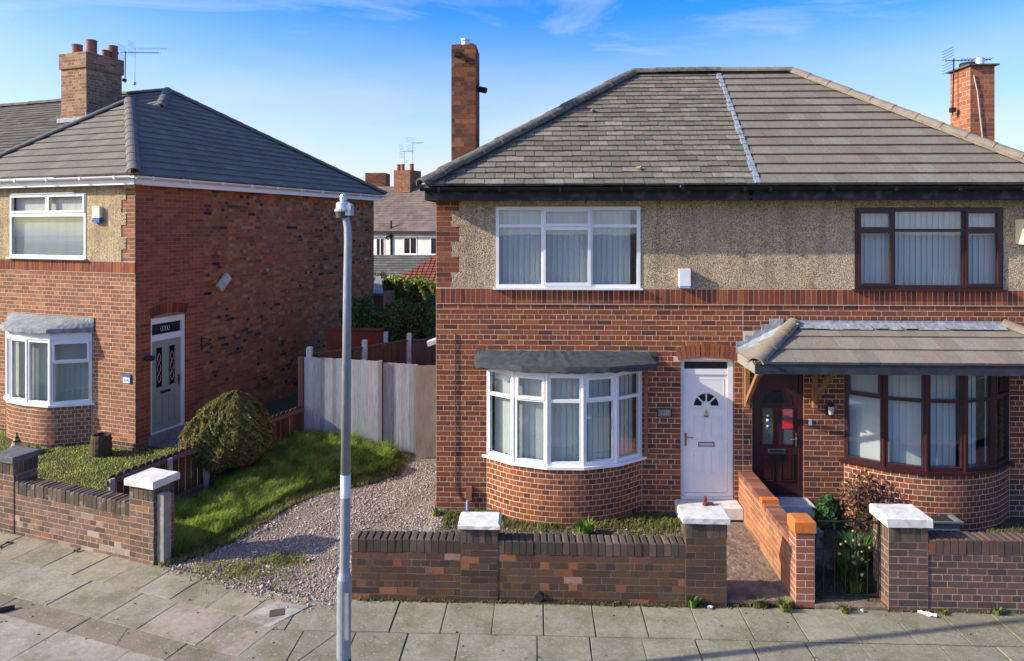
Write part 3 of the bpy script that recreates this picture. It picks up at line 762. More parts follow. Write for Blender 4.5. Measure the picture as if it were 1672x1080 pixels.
# ---- the plot between the houses: one ground sheet, grass mound and gravel drive
GE = [(-5.25, 9.35), (-4.83, 9.66), (-4.56, 10.16), (-4.38, 10.75), (-4.15, 11.45), (-3.80, 12.05), (-3.14, 12.45), (-2.60, 13.0), (-2.62, 14.12)]   # grass edge towards the gravel
def inpoly(X, Y, P):
    r = np.zeros(X.shape, bool); n = len(P)
    for i in range(n):
        (x1, y1), (x2, y2) = P[i], P[(i + 1) % n]
        c = ((y1 > Y) != (y2 > Y)) & (X < (x2 - x1) * (Y - y1) / ((y2 - y1) if y2 != y1 else 1e-9) + x1); r ^= c
    return r
def dline(X, Y, P):
    d = np.full(X.shape, 1e9)
    for i in range(len(P) - 1):
        a, b = np.array(P[i]), np.array(P[i + 1]); e = b - a
        t = np.clip(((X - a[0]) * e[0] + (Y - a[1]) * e[1]) / (e @ e), 0, 1)
        d = np.minimum(d, np.hypot(X - a[0] - t * e[0], Y - a[1] - t * e[1]))
    return d
fa, fb_, fcn = LW(2.40, -2.7), LW(2.50, -1), LW(2.80, 1.73)
GRASS = GE + [(-4.93, 14.3), (fcn.x, fcn.y), (fb_.x, fb_.y), (fa.x, fa.y)]
l = [LW(-6, -2.8), LW(2.36, -2.8), LW(2.46, -1), LW(2.6, .8), LW(0.05, .3), LW(-.05, -.02), LW(-6, -.02)]
LAWN = [(p.x, p.y) for p in l]
def lumps(X, Y): return .025 * np.sin(X * 3.1 + Y * 1.7) + .02 * np.sin(X * 5.3 - Y * 4.1 + 1) + .012 * np.sin(X * 11 + Y * 9)
def height(X, Y):
    X = np.asarray(X, float); Y = np.asarray(Y, float)
    g = inpoly(X, Y, GRASS); d = dline(X, Y, GE)
    t = np.clip(d / 1.7, 0, 1) * np.clip((Y - 9.0) / 3.4, .15, 1) * (1 - np.clip((13.6 - Y) / 1.2, 0, 1) * .8 * np.clip(1 - dline(X, Y, [(fa.x, fa.y), (fb_.x, fb_.y), (fcn.x, fcn.y)]) / .9, 0, 1)); h = np.where(g, .30 * t * t * (3 - 2 * t) + .02 + lumps(X, Y) * t, 0.0)
    lx = (X - LEFT.x) * math.cos(LEFT.a) + (Y - LEFT.y) * math.sin(LEFT.a); ly = -(X - LEFT.x) * math.sin(LEFT.a) + (Y - LEFT.y) * math.cos(LEFT.a)
    gard = (lx < 2.45 + .09 * ly) & (ly > -2.83)
    h = np.where(gard, .15 + .03 * np.clip(ly + 2.8, 0, 3) + lumps(X, Y) * .3, h)
    back = (Y > 14.25) & ~gard
    h = np.where(back & ~g, .12, h)
    fg = (X > -1.68) & (Y > 8.8) & (Y < 11.2)
    h = np.where(fg, .05 + .035 * (Y - 8.8) + lumps(X, Y) * .4, h)
    pth = (X > 2.38) & (X < 3.25)
    h = np.where(fg & pth, .02 + .03 * (Y - 8.7) + lumps(X, Y) * .15, h)
    gravel = ~g & ~gard & ~fg
    h = np.where(gravel & (Y < 14.3), lumps(X, Y) * .35 + .004, h)
    return h
nx, ny = 300, 160
gx = np.linspace(-15, 9, nx); gy = np.concatenate([np.linspace(8.4, 15, 120), np.linspace(15.2, 40, 40)])
GX, GY = np.meshgrid(gx, gy); GZ = height(GX, GY)
lx = (GX - LEFT.x) * math.cos(LEFT.a) + (GY - LEFT.y) * math.sin(LEFT.a); ly = -(GX - LEFT.x) * math.sin(LEFT.a) + (GY - LEFT.y) * math.cos(LEFT.a)
front = np.where(GX > -2.35, GY < 8.72, np.where(GX > -5.3, (ly < -2.98), (ly < -2.98)))
GZ = np.where(front, -.06, GZ)
V = np.stack([GX, GY, GZ], -1).reshape(-1, 3)
idx = np.arange(nx * ny).reshape(ny, nx); FQ = np.stack([idx[:-1, :-1], idx[:-1, 1:], idx[1:, 1:], idx[1:, :-1]], -1).reshape(-1, 4)
cx_, cy_ = V[FQ].mean(1)[:, 0], V[FQ].mean(1)[:, 1]
gm = (inpoly(cx_, cy_, GRASS) | inpoly(cx_, cy_, LAWN)).astype(float)
gm = np.maximum(gm, np.where((cx_ > -1.6) & (cx_ < 2.35) & (cy_ > 9.9) & (cy_ < 11.2), .55, 0)); gm = np.maximum(gm, np.where(cx_ > 3.4, .9, 0)); gm = np.where(cy_ > 14.4, .8, gm)
go = bpy.data.objects.new('garden_ground', np_mesh('garden_ground', V, 4, FQ, np.repeat(gm[:, None], 3, 1), M['ground'], True)); col.objects.link(go); go['kind'] = 'structure'

# loose stones of the gravel
def stones(n, poly, smin, smax, dens=None):
    P = np.array(poly); out = []
    X = rng.uniform(P[:, 0].min(), P[:, 0].max(), n * 4); Y = rng.uniform(P[:, 1].min(), P[:, 1].max(), n * 4)
    k = inpoly(X, Y, poly); X, Y = X[k][:n], Y[k][:n]; return X, Y
GRAVEL = GE[:-1] + [(-2.62, 13.7), (-1.7, 13.7), (-1.7, 11.2), (-1.5, 11.0), (-1.5, 9.0), (-2.4, 8.9), (-2.45, 8.62), (-3.3, 8.5), (-4.2, 8.95), (-5.2, 9.3)]
X1, Y1 = stones(30000, GRAVEL, .01, .03)
X2, Y2 = stones(3200, [(-1.5, 8.95), (2.3, 8.95), (2.3, 10.6), (-1.5, 10.6)], .01, .02)
X3, Y3 = stones(500, [(-5.2, 9.25), (-4.2, 8.85), (-3.0, 8.3), (-2.5, 8.45), (-2.45, 8.9), (-4.2, 9.3)], .01, .02)
X, Y = np.concatenate([X1, X2, X3]), np.concatenate([Y1, Y2, Y3]); n = len(X); S = rng.gamma(2.2, .0030, n) + .004
trk = np.abs(np.sin((X - .45 * (Y - 9)) * 2.1 + .6)) < .42
keep = (rng.uniform(0, 1, n) > .7) | ~trk; X, Y, S = X[keep], Y[keep], S[keep]; n = len(X); Z = np.maximum(height(X, Y), 0.0)
oct_ = np.array([(1, 0, 0), (0, 1, 0), (-1, 0, 0), (0, -1, 0), (0, 0, .75), (0, 0, -.6)]); of = np.array([(0, 1, 4), (1, 2, 4), (2, 3, 4), (3, 0, 4), (1, 0, 5), (2, 1, 5), (3, 2, 5), (0, 3, 5)])
ang = rng.uniform(0, 6.28, n); ca_, sa_ = np.cos(ang), np.sin(ang)
o3 = oct_[None] * (S[:, None, None] * rng.uniform(.65, 1.25, (n, 6, 1)))
VV = np.stack([o3[..., 0] * ca_[:, None] - o3[..., 1] * sa_[:, None] + X[:, None], o3[..., 0] * sa_[:, None] + o3[..., 1] * ca_[:, None] + Y[:, None], o3[..., 2] + Z[:, None] + S[:, None] * .25], -1)
FF = (of[None] + (np.arange(n) * 6)[:, None, None]).reshape(-1, 3)
base = np.array([(.42, .345, .285), (.33, .265, .215), (.50, .44, .38), (.25, .20, .16), (.40, .30, .235)])[rng.integers(0, 5, n)] * rng.uniform(.8, 1.2, (n, 1))
gs = bpy.data.objects.new('gravel', np_mesh('gravel', VV.reshape(-1, 3), 3, FF, np.repeat(base, 8, 0), M['stone'])); col.objects.link(gs); gs['kind'] = 'stuff'

# grass blades
def blades(name, X, Y, hmin, hmax, cols, lean=(.25, .08), wid=.006, z=None):
    n = len(X); Z = height(X, Y) if z is None else z; h = rng.uniform(hmin, hmax, n) * rng.uniform(.6, 1.0, n); a = rng.uniform(0, 6.28, n); ww = wid * rng.uniform(.7, 1.4, n)
    clump = .5 + .5 * np.sin(X * 7.3 + 2 * np.sin(Y * 5)) * np.sin(Y * 6.1 + np.sin(X * 9)); h = h * (.65 + .7 * clump)
    dx, dy = np.cos(a), np.sin(a); la = rng.normal(0, 1, n); lx_ = h * (lean[0] + .35 * la * np.cos(a * 3)); ly_ = h * (-.1 + .35 * rng.normal(0, 1, n))
    p0 = np.stack([X - dx * ww, Y - dy * ww, Z - .02], -1); p1 = np.stack([X + dx * ww, Y + dy * ww, Z - .02], -1)
    m0 = np.stack([X - dx * ww * .8 + lx_ * .3, Y - dy * ww * .8 + ly_ * .3, Z + h * .6], -1); m1 = np.stack([X + dx * ww * .8 + lx_ * .3, Y + dy * ww * .8 + ly_ * .3, Z + h * .6], -1)
    tp = np.stack([X + lx_, Y + ly_, Z + h * .93], -1); V = np.stack([p0, p1, m1, m0, tp], 1).reshape(-1, 3)
    b = np.arange(n)[:, None] * 5; F3 = np.concatenate([b + np.array([[0, 1, 2]]), b + np.array([[0, 2, 3]]), b + np.array([[3, 2, 4]])], 1).reshape(-1, 3)
    cc = np.array(cols)[rng.integers(0, len(cols), n)] * rng.uniform(.75, 1.25, (n, 1)); cc = cc * (.85 + .4 * clump[:, None]); pt_ = np.clip(.5 + .9 * np.sin(X * 2.3 + 1.5 * np.sin(Y * 1.9)) * np.sin(Y * 2.7 + X), 0, 1)[:, None]; cc = cc * (1 - .35 * pt_) + np.array([(.30, .29, .10)]) * .35 * pt_
    o = bpy.data.objects.new(name, np_mesh(name, V, 3, F3, np.repeat(cc, 3, 0), M['grass'])); col.objects.link(o); o['kind'] = 'stuff'; return o
GC = [(.20, .35, .035), (.25, .42, .045), (.14, .27, .03), (.32, .42, .08), (.40, .42, .14)]
def pts_in(poly, n):
    P = np.array(poly); X = rng.uniform(P[:, 0].min(), P[:, 0].max(), n); Y = rng.uniform(P[:, 1].min(), P[:, 1].max(), n); k = inpoly(X, Y, poly); return X[k], Y[k]
X, Y = pts_in(GRASS, 260000); d = dline(X, Y, GE); k = rng.uniform(0, 1, len(X)) < np.clip(.25 + d * 1.6, 0, 1); X, Y = X[k], Y[k]; 
near = (dline(X, Y, GE) < .3) | ((dline(X, Y, [(fa.x, fa.y), (fb_.x, fb_.y)]) < .35))
blades('long_grass', X[~near], Y[~near], .07, .24, GC, wid=.0042)
blades('short_grass', X[near], Y[near], .03, .10, [(.22, .26, .06), (.28, .29, .09), (.15, .22, .04), (.32, .27, .12)], wid=.005)
X, Y = pts_in(LAWN, 46000); blades('lawn_grass', X, Y, .02, .055, [(.26, .37, .055), (.33, .41, .08), (.42, .42, .15), (.21, .32, .045)], wid=.006)
# thin weeds on the gravel edge
X = np.concatenate([rng.normal(-3.65, .17, 900), rng.normal(-4.3, .35, 500), rng.normal(-3.9, .3, 500)]); Y = np.concatenate([rng.normal(9.62, .10, 900), rng.normal(9.35, .15, 500), rng.normal(9.2, .15, 500)])
blades('gravel_weeds', X, Y, .03, .10, [(.15, .20, .04), (.22, .20, .07), (.18, .22, .05)], wid=.006)
X = rng.uniform(-1.5, 2.35, 7500); Y = 11.05 - np.abs(rng.normal(0, .33, 7500)); k = (Y > 9.6); X, Y = X[k], Y[k]; blades('weeds_under_bay', X, Y, .03, .11, [(.17, .19, .04), (.10, .15, .03), (.22, .20, .07), (.13, .12, .05)], wid=.007)
X = rng.uniform(3.5, 8.0, 5000); Y = rng.uniform(8.95, 11.0, 5000); blades('bed_weeds', X, Y, .03, .09, [(.12, .13, .04), (.09, .12, .03), (.16, .13, .06)], wid=.006)

# ================================================================== HOUSES ON THE RIGHT
def body(parent, x0, x1, y0, y1, z1, mat, name='rear_wall'):
    mb = MB(); mb.quad((x1, y0, 0), (x1, y1, 0), (x1, y1, z1), (x1, y0, z1)); mb.quad((x0, y1, 0), (x0, y0, 0), (x0, y0, z1), (x0, y1, z1)); mb.quad((x1, y1, 0), (x0, y1, 0), (x0, y1, z1), (x1, y1, z1))
    return mb.part(name, mat, parent)
YB = 17.0; ZE = 5.40; YE = 10.82; YR = 14.05; ZR = 7.855
I4 = Matrix.Identity(4)
PX = 3.28
DH = .865 / 2                                      # unused half pitch kept for doors
# ---------------- house with the white windows
hw = thing('semi_detached_house', 'left half of the brick semi, with white windows and a white front door', 'house', WORLD, (.8, F, 0), 'semi-detached houses along the street')
WB = [(1.265 * 2 * (i - 2.5) / 5, 0) for i in range(6)]
def arc(cx, half, sag, n=5):
    R = (half * half + sag * sag) / (2 * sag); A = math.asin(half / R)
    return [(cx + R * math.sin(-A + 2 * A * i / n), F - (R * math.cos(-A + 2 * A * i / n) - R * math.cos(A))) for i in range(n + 1)]
bw = arc(.415, 1.255, .53)
hol = [(-.70, 1.648, 3.72, 5.08), (-.84, 1.67, -.1, 2.66), (2.296, 3.139, -.1, 2.60)]
mo = MB(); sheet(mo, T(0, F, 0), -1.67, PX, 0, 5.25, hol)
wall_w = mo.part('wall', M['mortar_pink'], hw)
br = Bricks('brick')
def pal_w(x, z):
    if z < .2: return 'plinth'
    return 'house'
br.wall(T(0, F, 0), -1.67, PX, .0, 3.485, pal_w, [(-.84, 1.67, -.1, 2.66), (2.18, 3.139 + .12, 2.60, 2.68), (2.296, 3.139, -.1, 2.60)], hdr=4)
br.soldiers(T(0, F, 0), -1.68, PX, 3.497, 3.742, 'soldier')
for r in range(18):                                # the corner bricks beside the pebbledash
    z = 3.755 + r * .083; L = .262 if (r // 3) % 2 == 0 else .38
    if z + .08 > 5.24: break
    cut = .119 if r % 2 else .238
    for (a, b) in ((-1.67, -1.67 + cut), (-1.67 + cut, -1.67 + L)):
        if b - a > .05: br.put(T((a + b) / 2, F - .006, z + .041), round(b - a - .012, 3), .071, 'house', True)
MB().box(-1.66, PX, F - .0185, F + .02, 3.487, 3.747).part('band_mortar', M['mortar_pink'], hw)
br.finish(wall_w, WORLD, 235)
# flank wall (faces the plot)
fl = MB(); sheet(fl, T(-1.67, 0, 0) @ RZ(-math.pi / 2), -YB, -F, 0, 5.25); flank = fl.part('side_wall', M['mortar_pink'], hw)
b2 = Bricks('brick'); b2.wall(T(-1.67, 0, 0) @ RZ(-math.pi / 2), -YB, -F, 0, 5.2, 'house', hdr=4, cand=False); b2.finish(flank, WORLD, 0)
da = MB()
for r in range(6):
    z0 = 3.75 + r * .249; z1 = min(z0 + .249, 5.25)
    xl = -1.67 + (.264 if r % 2 == 0 else .382)
    sheet(da, T(0, F, 0), xl, PX - .002, z0, z1, [(-.70, 1.648, 3.72, 5.08)], y=-.018)
da.part('pebbledash', M['dash'], hw, label='weathered brown pebbledash with pale patches')
bd = MB(); bd.quad((PX, YB, 0), (-1.67, YB, 0), (-1.67, YB, 5.3), (PX, YB, 5.3)); bd.part('rear_wall', M['mortar_dull'], hw)
# upstairs window
W_ = 2.338; mw_ = T(-.694, F - .03, 3.757)
window(hw, mw_, W_, 1.315, [.762, 1.545], [[1.0], [.985], [1.0]], {(1, 0), (1, 1)}, M['upvc'], M['upvc'], gap=.12, bc=(.78, .80, .76), label='white three-light upstairs window with vertical blinds')
# bay
bayw = bay(hw, bw, 1.04, 2.455, M['upvc'], [set(), {(0, 1)}, set(), {(0, 1)}, set()], [1.0], .135, M['upvc_old'], (.78, .80, .74), label='white five-light bay window with vertical blinds')
bbr = Bricks('brick'); mort = bay_bricks(bbr, bw, 0.0, 1.0, lambda x, z, r: 'plinth' if r < 2 and random.random() < .6 else 'house')
bwall = mort.part('bay_wall', M['mortar_pink'], hw); bbr.finish(bwall, WORLD, 65)
bay_roof(hw, [(-.99, F), (-.96, F - .26), (-.25, F - .52), (.415, F - .60), (1.08, F - .54), (1.83, F - .26), (1.86, F)], 2.555, 2.738, .03, M['felt'], F - .012, .02)
lap = MB()
for x in (-.62, .28, 1.18): lap.box(x, x + .012, F - .60 if abs(x - .4) < .5 else F - .35, F - .02, 2.655, 2.67)
# door
def arch(br, m, xa, xb, z0, rise, H, pal, n):
    """a shallow brick arch of n upright bricks on the local plane"""
    w2 = (xb - xa) / 2; R = (w2 * w2 + rise * rise) / (2 * rise); A = math.asin(min(1, w2 / R)) * .98
    for i in range(n):
        a = -A + 2 * A * (i + .5) / n
        x = (xa + xb) / 2 + (R + H / 2) * math.sin(a); z = z0 + rise - R + (R + H / 2) * math.cos(a)
        br.put(m @ T(x, random.uniform(-.012, -.006), z) @ RY(a), round(2 * A * (R + H / 2) / n - .012, 3), H, pal, False)
PAL['archred'] = palette([(.7, (.30, .105, .05)), (.3, (.22, .078, .042))])
ab = Bricks('brick'); am = MB(); am.box(2.24, 3.195, F - .001, F + .05, 2.60, 2.83); ao = am.part('door_arch', M['mortar_pink'], hw)
arch(ab, T(0, F - .004, 0), 2.235, 3.20, 2.59, .055, .215, 'archred', 13); ab.finish(ao, WORLD, 0)
dm = T(2.298, F + .045, .39); DW, DHt = .839, 2.225
df = MB(); df.box(0, .06, 0, .08, 0, DHt, m=dm); df.box(DW - .085, DW, 0, .08, 0, DHt, m=dm); df.box(.06, DW - .085, 0, .08, DHt - .05, DHt, m=dm); df.box(.06, DW - .085, .004, .08, 1.965, 2.055, m=dm); df.box(.06, DW - .085, 0, .08, 0, .05, m=dm)
pan = MB(); n = 10; pan.add([dm @ Vector((DW * i / n, .001, DHt)) for i in range(n + 1)] + [dm @ Vector((DW * i / n, .001, DHt + .055 * math.sin(math.pi * i / n))) for i in range(n + 1)], [(i, i + 1, n + 2 + i, n + 1 + i) for i in range(n)])
door = df.part('door_frame', M['upvc'], hw)
pan.part('arch_panel', M['upvc'], door)
MB().box(.07, DW - .095, .03, .036, 2.055, DHt - .05, m=dm).part('fanlight', M['darkglass'], door)
leaf = MB(); leaf.box(.065, DW - .09, .02, .062, .055, 1.96, m=dm); lo = leaf.part('front_door', M['upvc'], hw, label='white panelled front door with a half-round fanlight')
def bead(mb, x0, x1, z0, z1, y, m, w=.018, d=.010):
    mb.box(x0, x1, y - d, y, z0, z0 + w, m=m); mb.box(x0, x1, y - d, y, z1 - w, z1, m=m); mb.box(x0, x0 + w, y - d, y, z0 + w, z1 - w, m=m); mb.box(x1 - w, x1, y - d, y, z0 + w, z1 - w, m=m)
for (x0, x1) in ((.19, .375), (.47, .655)):
    for (z0, z1) in ((.36, .76), (.915, 1.31)):
        p = MB(); bead(p, x0, x1, z0, z1, .02, dm); p.box(x0 + .035, x1 - .035, .013, .02, z0 + .035, z1 - .035, m=dm, ch=0); p.part('door_panel', M['upvc'], lo)
eb = MB(); bead(eb, .13, .70, .10, 1.89, .02, dm, .008, .004); eb.part('edge_bead', M['upvc'], lo)
fanp = MB(); K = 16; cxf, czf = .415, 1.46
for (r0, r1, y) in ((.20, .235, .006),):
    for i in range(K):
        a, b = math.pi * i / K, math.pi * (i + 1) / K
        q = [dm @ Vector((cxf + r * math.cos(t), y, czf + r * math.sin(t))) for t, r in ((a, r0), (a, r1), (b, r1), (b, r0))]; fanp.prism(q, dm.to_3x3() @ Vector((0, .014, 0)))
fanp.box(cxf - .235, cxf + .235, .006, .02, czf - .03, czf, m=dm)
for a in (math.pi / 4, math.pi / 2, 3 * math.pi / 4):
    fanp.box(-.011, .011, .008, .018, .07, .205, m=dm @ T(cxf, 0, czf) @ RY(math.pi / 2 - a))
fanp.part('fanlight_surround', M['upvc'], lo)
fg = MB(); fg.add([dm @ Vector((cxf + .20 * math.cos(math.pi * i / K), .0165, czf + .20 * math.sin(math.pi * i / K))) for i in range(K + 1)] + [dm @ Vector((cxf + .075 * math.cos(math.pi * i / K), .0165, czf + .075 * math.sin(math.pi * i / K))) for i in range(K + 1)], [(i, i + 1, K + 2 + i, K + 1 + i) for i in range(K)]); fg.part('fanlight_glass', M['darkglass'], lo)
kn = MB(); kn.lathe([(.001, 0), (.028, .004), (.036, .03), (.02, .06), (.012, .09), (.004, .12)], 10, o=(0, 0, 0)); kn.v = [dm @ Vector((cxf + x, .008 + y * .5, 1.27 + z * 1.15)) for x, y, z in kn.v]; kn.part('knocker', M['brass'], lo)
lb = MB(); bead(lb, .29, .545, .80, .872, .019, dm, .010, .008); lb.part('letterbox_frame', M['rubber'], lo); MB().box(.302, .533, .012, .019, .811, .861, m=dm).part('letterbox', M['galv_light'], lo)
hd = MB(); hd.box(.072, .100, .006, .02, .81, 1.02, m=dm); hd.bar(dm @ Vector((.086, -.03, .955)), dm @ Vector((.195, -.035, .952)), .009, 8); hd.bar(dm @ Vector((.086, .01, .955)), dm @ Vector((.086, -.03, .955)), .010, 8); hd.part('handle', M['brass'], lo)
MB().box(2.20, 3.20, F - .30, F + .10, .16, .355, ch=.02).part('doorstep', M['step_white'], hw)
MB().box(2.30, 3.13, F + .012, F + .10, .357, .392).part('threshold', M['upvc_old'], hw)
# small things on the wall
cb = MB(); pts = [(-1.35, F - .013, 3.0), (-1.355, F - .014, 2.2), (-1.345, F - .013, 1.4), (-1.35, F - .014, .45), (-1.25, F - .014, .30)]; cb.tube(pts, .008, 6); cb.part('cable', M['twig'], hw)
MB().box(-1.175, -1.08, F - .055, F - .008, .30, .52).part('vent_brick', M['terracotta'], hw)
MB().bar((-1.15, F - .05, .02), (-1.15, F - .05, .30), .022, 8).part('drain_pipe', M['paleblue'], hw)
pc = MB(); pc.tube([(1.735, F - .035, 2.52), (1.735, F - .035, 1.05)], .03, 8); pc.part('bay_pipe', M['terracotta'], hw)

# roof of the white house
rf = MB(); rf.add([(-1.80, YE, ZE), (3.42, YE, ZE), (3.645, YR, ZR), (1.94, YR, ZR), (-1.80, YB + .25, ZE), (3.42, YB + .25, ZE)], [(0, 1, 2, 3), (4, 0, 3), (5, 4, 3, 2)], (.13, .12, .10))
roof_w = rf.part('roof', M['slate'], hw)
roof_tiles(roof_w, WORLD, [(-1.80, YE, ZE), (3.40, YE, ZE), (3.625, YR, ZR), (1.94, YR, ZR)], .315, .169, .024, 'slate', M['slate'], 300, .011, side=.010)
roof_tiles(roof_w, WORLD, [(-1.80, YB + .25, ZE), (-1.80, YE, ZE), (1.94, YR, ZR)], .315, .169, .016, 'slate', M['slate'], 0, .007, name='hip_tile')
ridge(roof_w, (-1.86, YE - .06, ZE + .03), (1.94, YR, ZR + .04), .135, M['ridge_moss'], .44, jit=.008)
ridge(roof_w, (1.94, YR, ZR + .04), (3.64, YR, ZR + .05), .125, M['ridge_moss'], .44, jit=.008)
ld = MB(); N_ = 24
for i in range(N_):                                # stepped lead strip between the two roofs
    a, b = i / N_, (i + 1) / N_
    p = Vector((3.43, YE, ZE)).lerp(Vector((3.645, YR, ZR)), a); q = Vector((3.43, YE, ZE)).lerp(Vector((3.645, YR, ZR)), b); nn = Vector((0, -.60, .79)); o1 = .045; j = random.uniform(-.02, .025)
    ld.add([p + nn * o1 + Vector((-.05 + j, 0, 0)), p + nn * o1 + Vector((.03, 0, 0)), q + nn * (o1 - .012) + Vector((.03, 0, 0)), q + nn * (o1 - .012) + Vector((-.06 + j, 0, 0)), p + Vector((-.075 + j, 0, 0)), p + Vector((.045, 0, 0)), q + Vector((.045, 0, 0)), q + Vector((-.06 + j, 0, 0))], [(0, 1, 2, 3), (4, 5, 1, 0), (5, 6, 2, 1), (7, 4, 0, 3)])
ld.part('lead_strip', M['lead'], roof_w)
for (x, z, ln) in ((1.0, 6.85, .07), (.75, 6.52, .09), (1.62, 5.65, .08)):       # bits of mortar lying on the slates
    t_ = (z - ZE) / (ZR - ZE); y = YE + (YR - YE) * t_
    MB().box(-ln / 2, ln / 2, -.03, .03, 0, .03, m=T(x, y - .02, z + .03) @ RZ(random.uniform(-1, 1)) @ RX(.65)).part('mortar_lump', M['ridge_tan'], roof_w)
def eaves(parent, x0, x1, y, ztop, fasc, gut, left_end=False, right_end=False, wall_y=F):
    MB().box(x0 + .06, x1, y + .055, y + .08, ztop - .215, ztop - .03).part('fascia', fasc, parent)
    MB().box(x0 + .06, x1, y + .081, wall_y + .02, ztop - .212, ztop - .195).part('soffit', fasc, parent)
    g = MB(); K = 8; r = .058; vs = []
    for x in (x0, x1):
        for rr in (r, r - .006):
            for k in range(K + 1):
                t = math.pi * (1 + k / K); vs.append((x, y - .004 + math.cos(t) * rr, ztop - .018 + math.sin(t) * rr))
    k1 = K + 1; fs = []
    for k in range(K): fs += [(k, k + 1, 2 * k1 + k + 1, 2 * k1 + k), (k1 + k + 1, k1 + k, 3 * k1 + k, 3 * k1 + k + 1)]
    fs += [(0, k1, 3 * k1, 2 * k1), (K, 2 * k1 + K, 3 * k1 + K, k1 + K)]
    for b in (0, 2 * k1): fs += [(b + k, b + k + 1, b + k1 + k + 1, b + k1 + k) for k in range(K)]
    g.add(vs, fs)
    x = x0 + .3
    while x < x1: g.box(x - .02, x + .02, y - .066, y + .056, ztop - .085, ztop - .012); x += .95
    me = g.mesh('gutter', gut); fixn(me); return link('gutter', me, parent)
eaves(hw, -1.86, PX, YE - .055, ZE - .02, M['fascia_dark'], M['black'])
# left end return of the eaves
MB().box(-1.80, -1.775, YE + .03, YB + .2, ZE - .235, ZE - .05).part('fascia', M['fascia_dark'], hw)
MB().box(-1.774, -1.66, YE + .045, YB, ZE - .232, ZE - .215).part('soffit', M['fascia_dark'], hw)
c1 = chimney(hw, WORLD, -1.565, -1.123, 12.3, 13.05, 5.0, 8.03, 'chim', 'mortar_dark')
MB().lathe([(.075, 0), (.075, .11), (.085, .115), (.085, .15), (.06, .16)], 12, o=(-1.33, 12.5, 8.02)).part('chimney_pot', M['galv_light'], c1)
MB().lathe([(.05, 0), (.05, .09), (.058, .10), (.04, .11)], 10, o=(-1.24, 12.62, 8.02)).part('chimney_pot', M['galv_light'], c1)
MB().tube([(-1.15, 12.55, 7.28), (-.95, 12.5, 7.23)], [.055, .055], 10).part('flue_pipe', M['rubber'], c1)
MB().box(-1.50, -1.40, 12.24, 12.30, 7.80, 7.88).part('bracket', M['iron'], c1)

# ---------------- house with the brown windows
hb = thing('semi_detached_house', 'right half of the brick semi with dark brown windows and a tiled porch roof', 'house', WORLD, (5.75, F, 0), 'semi-detached houses along the street')
XR = 8.23
mo = MB(); sheet(mo, T(0, F, 0), PX + .001, XR, 0, 5.25, [(5.036, 7.339, 3.72, 5.05), (4.88, 7.45, -.1, 2.66), (3.428, 4.241, -.1, 2.45)])
wall_b = mo.part('wall', M['mortar_pink'], hb); br = Bricks('brick')
br.wall(T(0, F, 0), PX + .003, XR, 0, 3.485, lambda x, z: ('plinth' if (z < .12 or (x > 7.45 and z < .62)) else 'brown'), [(4.88, 7.45, -.1, 2.66), (3.428, 4.241, -.1, 2.45), (3.3, 8.3, 2.75, 3.1)], hdr=4, off=.04)
br.soldiers(T(0, F, 0), PX, XR, 3.497, 3.742, 'soldier')
MB().box(PX + .001, XR, F - .0185, F + .02, 3.487, 3.747).part('band_mortar', M['mortar_pink'], hb)
br.finish(wall_b, WORLD, 215)
da = MB(); sheet(da, T(0, F, 0), PX, XR, 3.75, 5.25, [(5.036, 7.339, 3.72, 5.05)], y=-.018); da.part('pebbledash', M['dash'], hb, label='brown pebbledash')
body(hb, PX + .01, XR, F, YB, 5.3, M['mortar_dull'])
window(hb, T(5.04, F - .03, 3.757), 2.295, 1.285, [.60, 1.70], [[.93], [.93], [.93]], {(0, 0), (0, 1), (2, 0), (2, 1)}, M['brownpvc'], M['brownpvc'], bc=(.84, .85, .83), fb=.06, label='dark brown three-light upstairs window with pale blinds')
bb = arc(6.165, 1.285, .55)
bayb = bay(hb, bb, 1.04, 2.56, M['brownpvc'], [{(0, 1)}, set(), set(), set(), {(0, 1)}], [1.06], .10, M['brownpvc'], (.84, .85, .83), label='dark brown five-light bay window with pale blinds', gaps=(0, 0, 0, .12, .14))
bbr = Bricks('brick'); mort = bay_bricks(bbr, bb, 0.0, 1.0, lambda x, z, r: 'plinth' if r < 1 else 'brown')
bwall = mort.part('bay_wall', M['mortar_pink'], hb); bbr.finish(bwall, WORLD, 85)
# brown door
dm = T(3.428, F + .03, .405); DW, DHt = .813, 2.02
df = MB(); df.box(0, .06, 0, .08, 0, DHt, m=dm); df.box(DW - .06, DW, 0, .08, 0, DHt, m=dm); df.box(.06, DW - .06, 0, .08, DHt - .06, DHt, m=dm); df.box(.06, DW - .06, 0, .08, 0, .045, m=dm); df.part('door_frame', M['brownpvc'], hb)
lo = MB().box(.062, DW - .062, .022, .062, .047, DHt - .062, m=dm).part('front_door', M['brownpvc'], hb, label='dark brown front door with patterned glass panes')
p = MB(); K = 16; cxf, czf = .405, 1.50
for i in range(K):
    a, b = math.pi * i / K, math.pi * (i + 1) / K
    p.prism([dm @ Vector((cxf + r * math.cos(t), .012, czf + r * math.sin(t))) for t, r in ((a, .215), (a, .24), (b, .24), (b, .215))], (0, .01, 0))
p.box(cxf - .24, cxf + .24, .012, .022, czf - .03, czf - .005, m=dm); p.part('fanlight_surround', M['brownpvc'], lo)
g = MB(); g.add([dm @ Vector((cxf + .215 * math.cos(math.pi * i / K), .018, czf + .215 * math.sin(math.pi * i / K))) for i in range(K + 1)], [tuple(range(K + 1))]); g.part('fanlight_glass', M['darkglass'], lo)
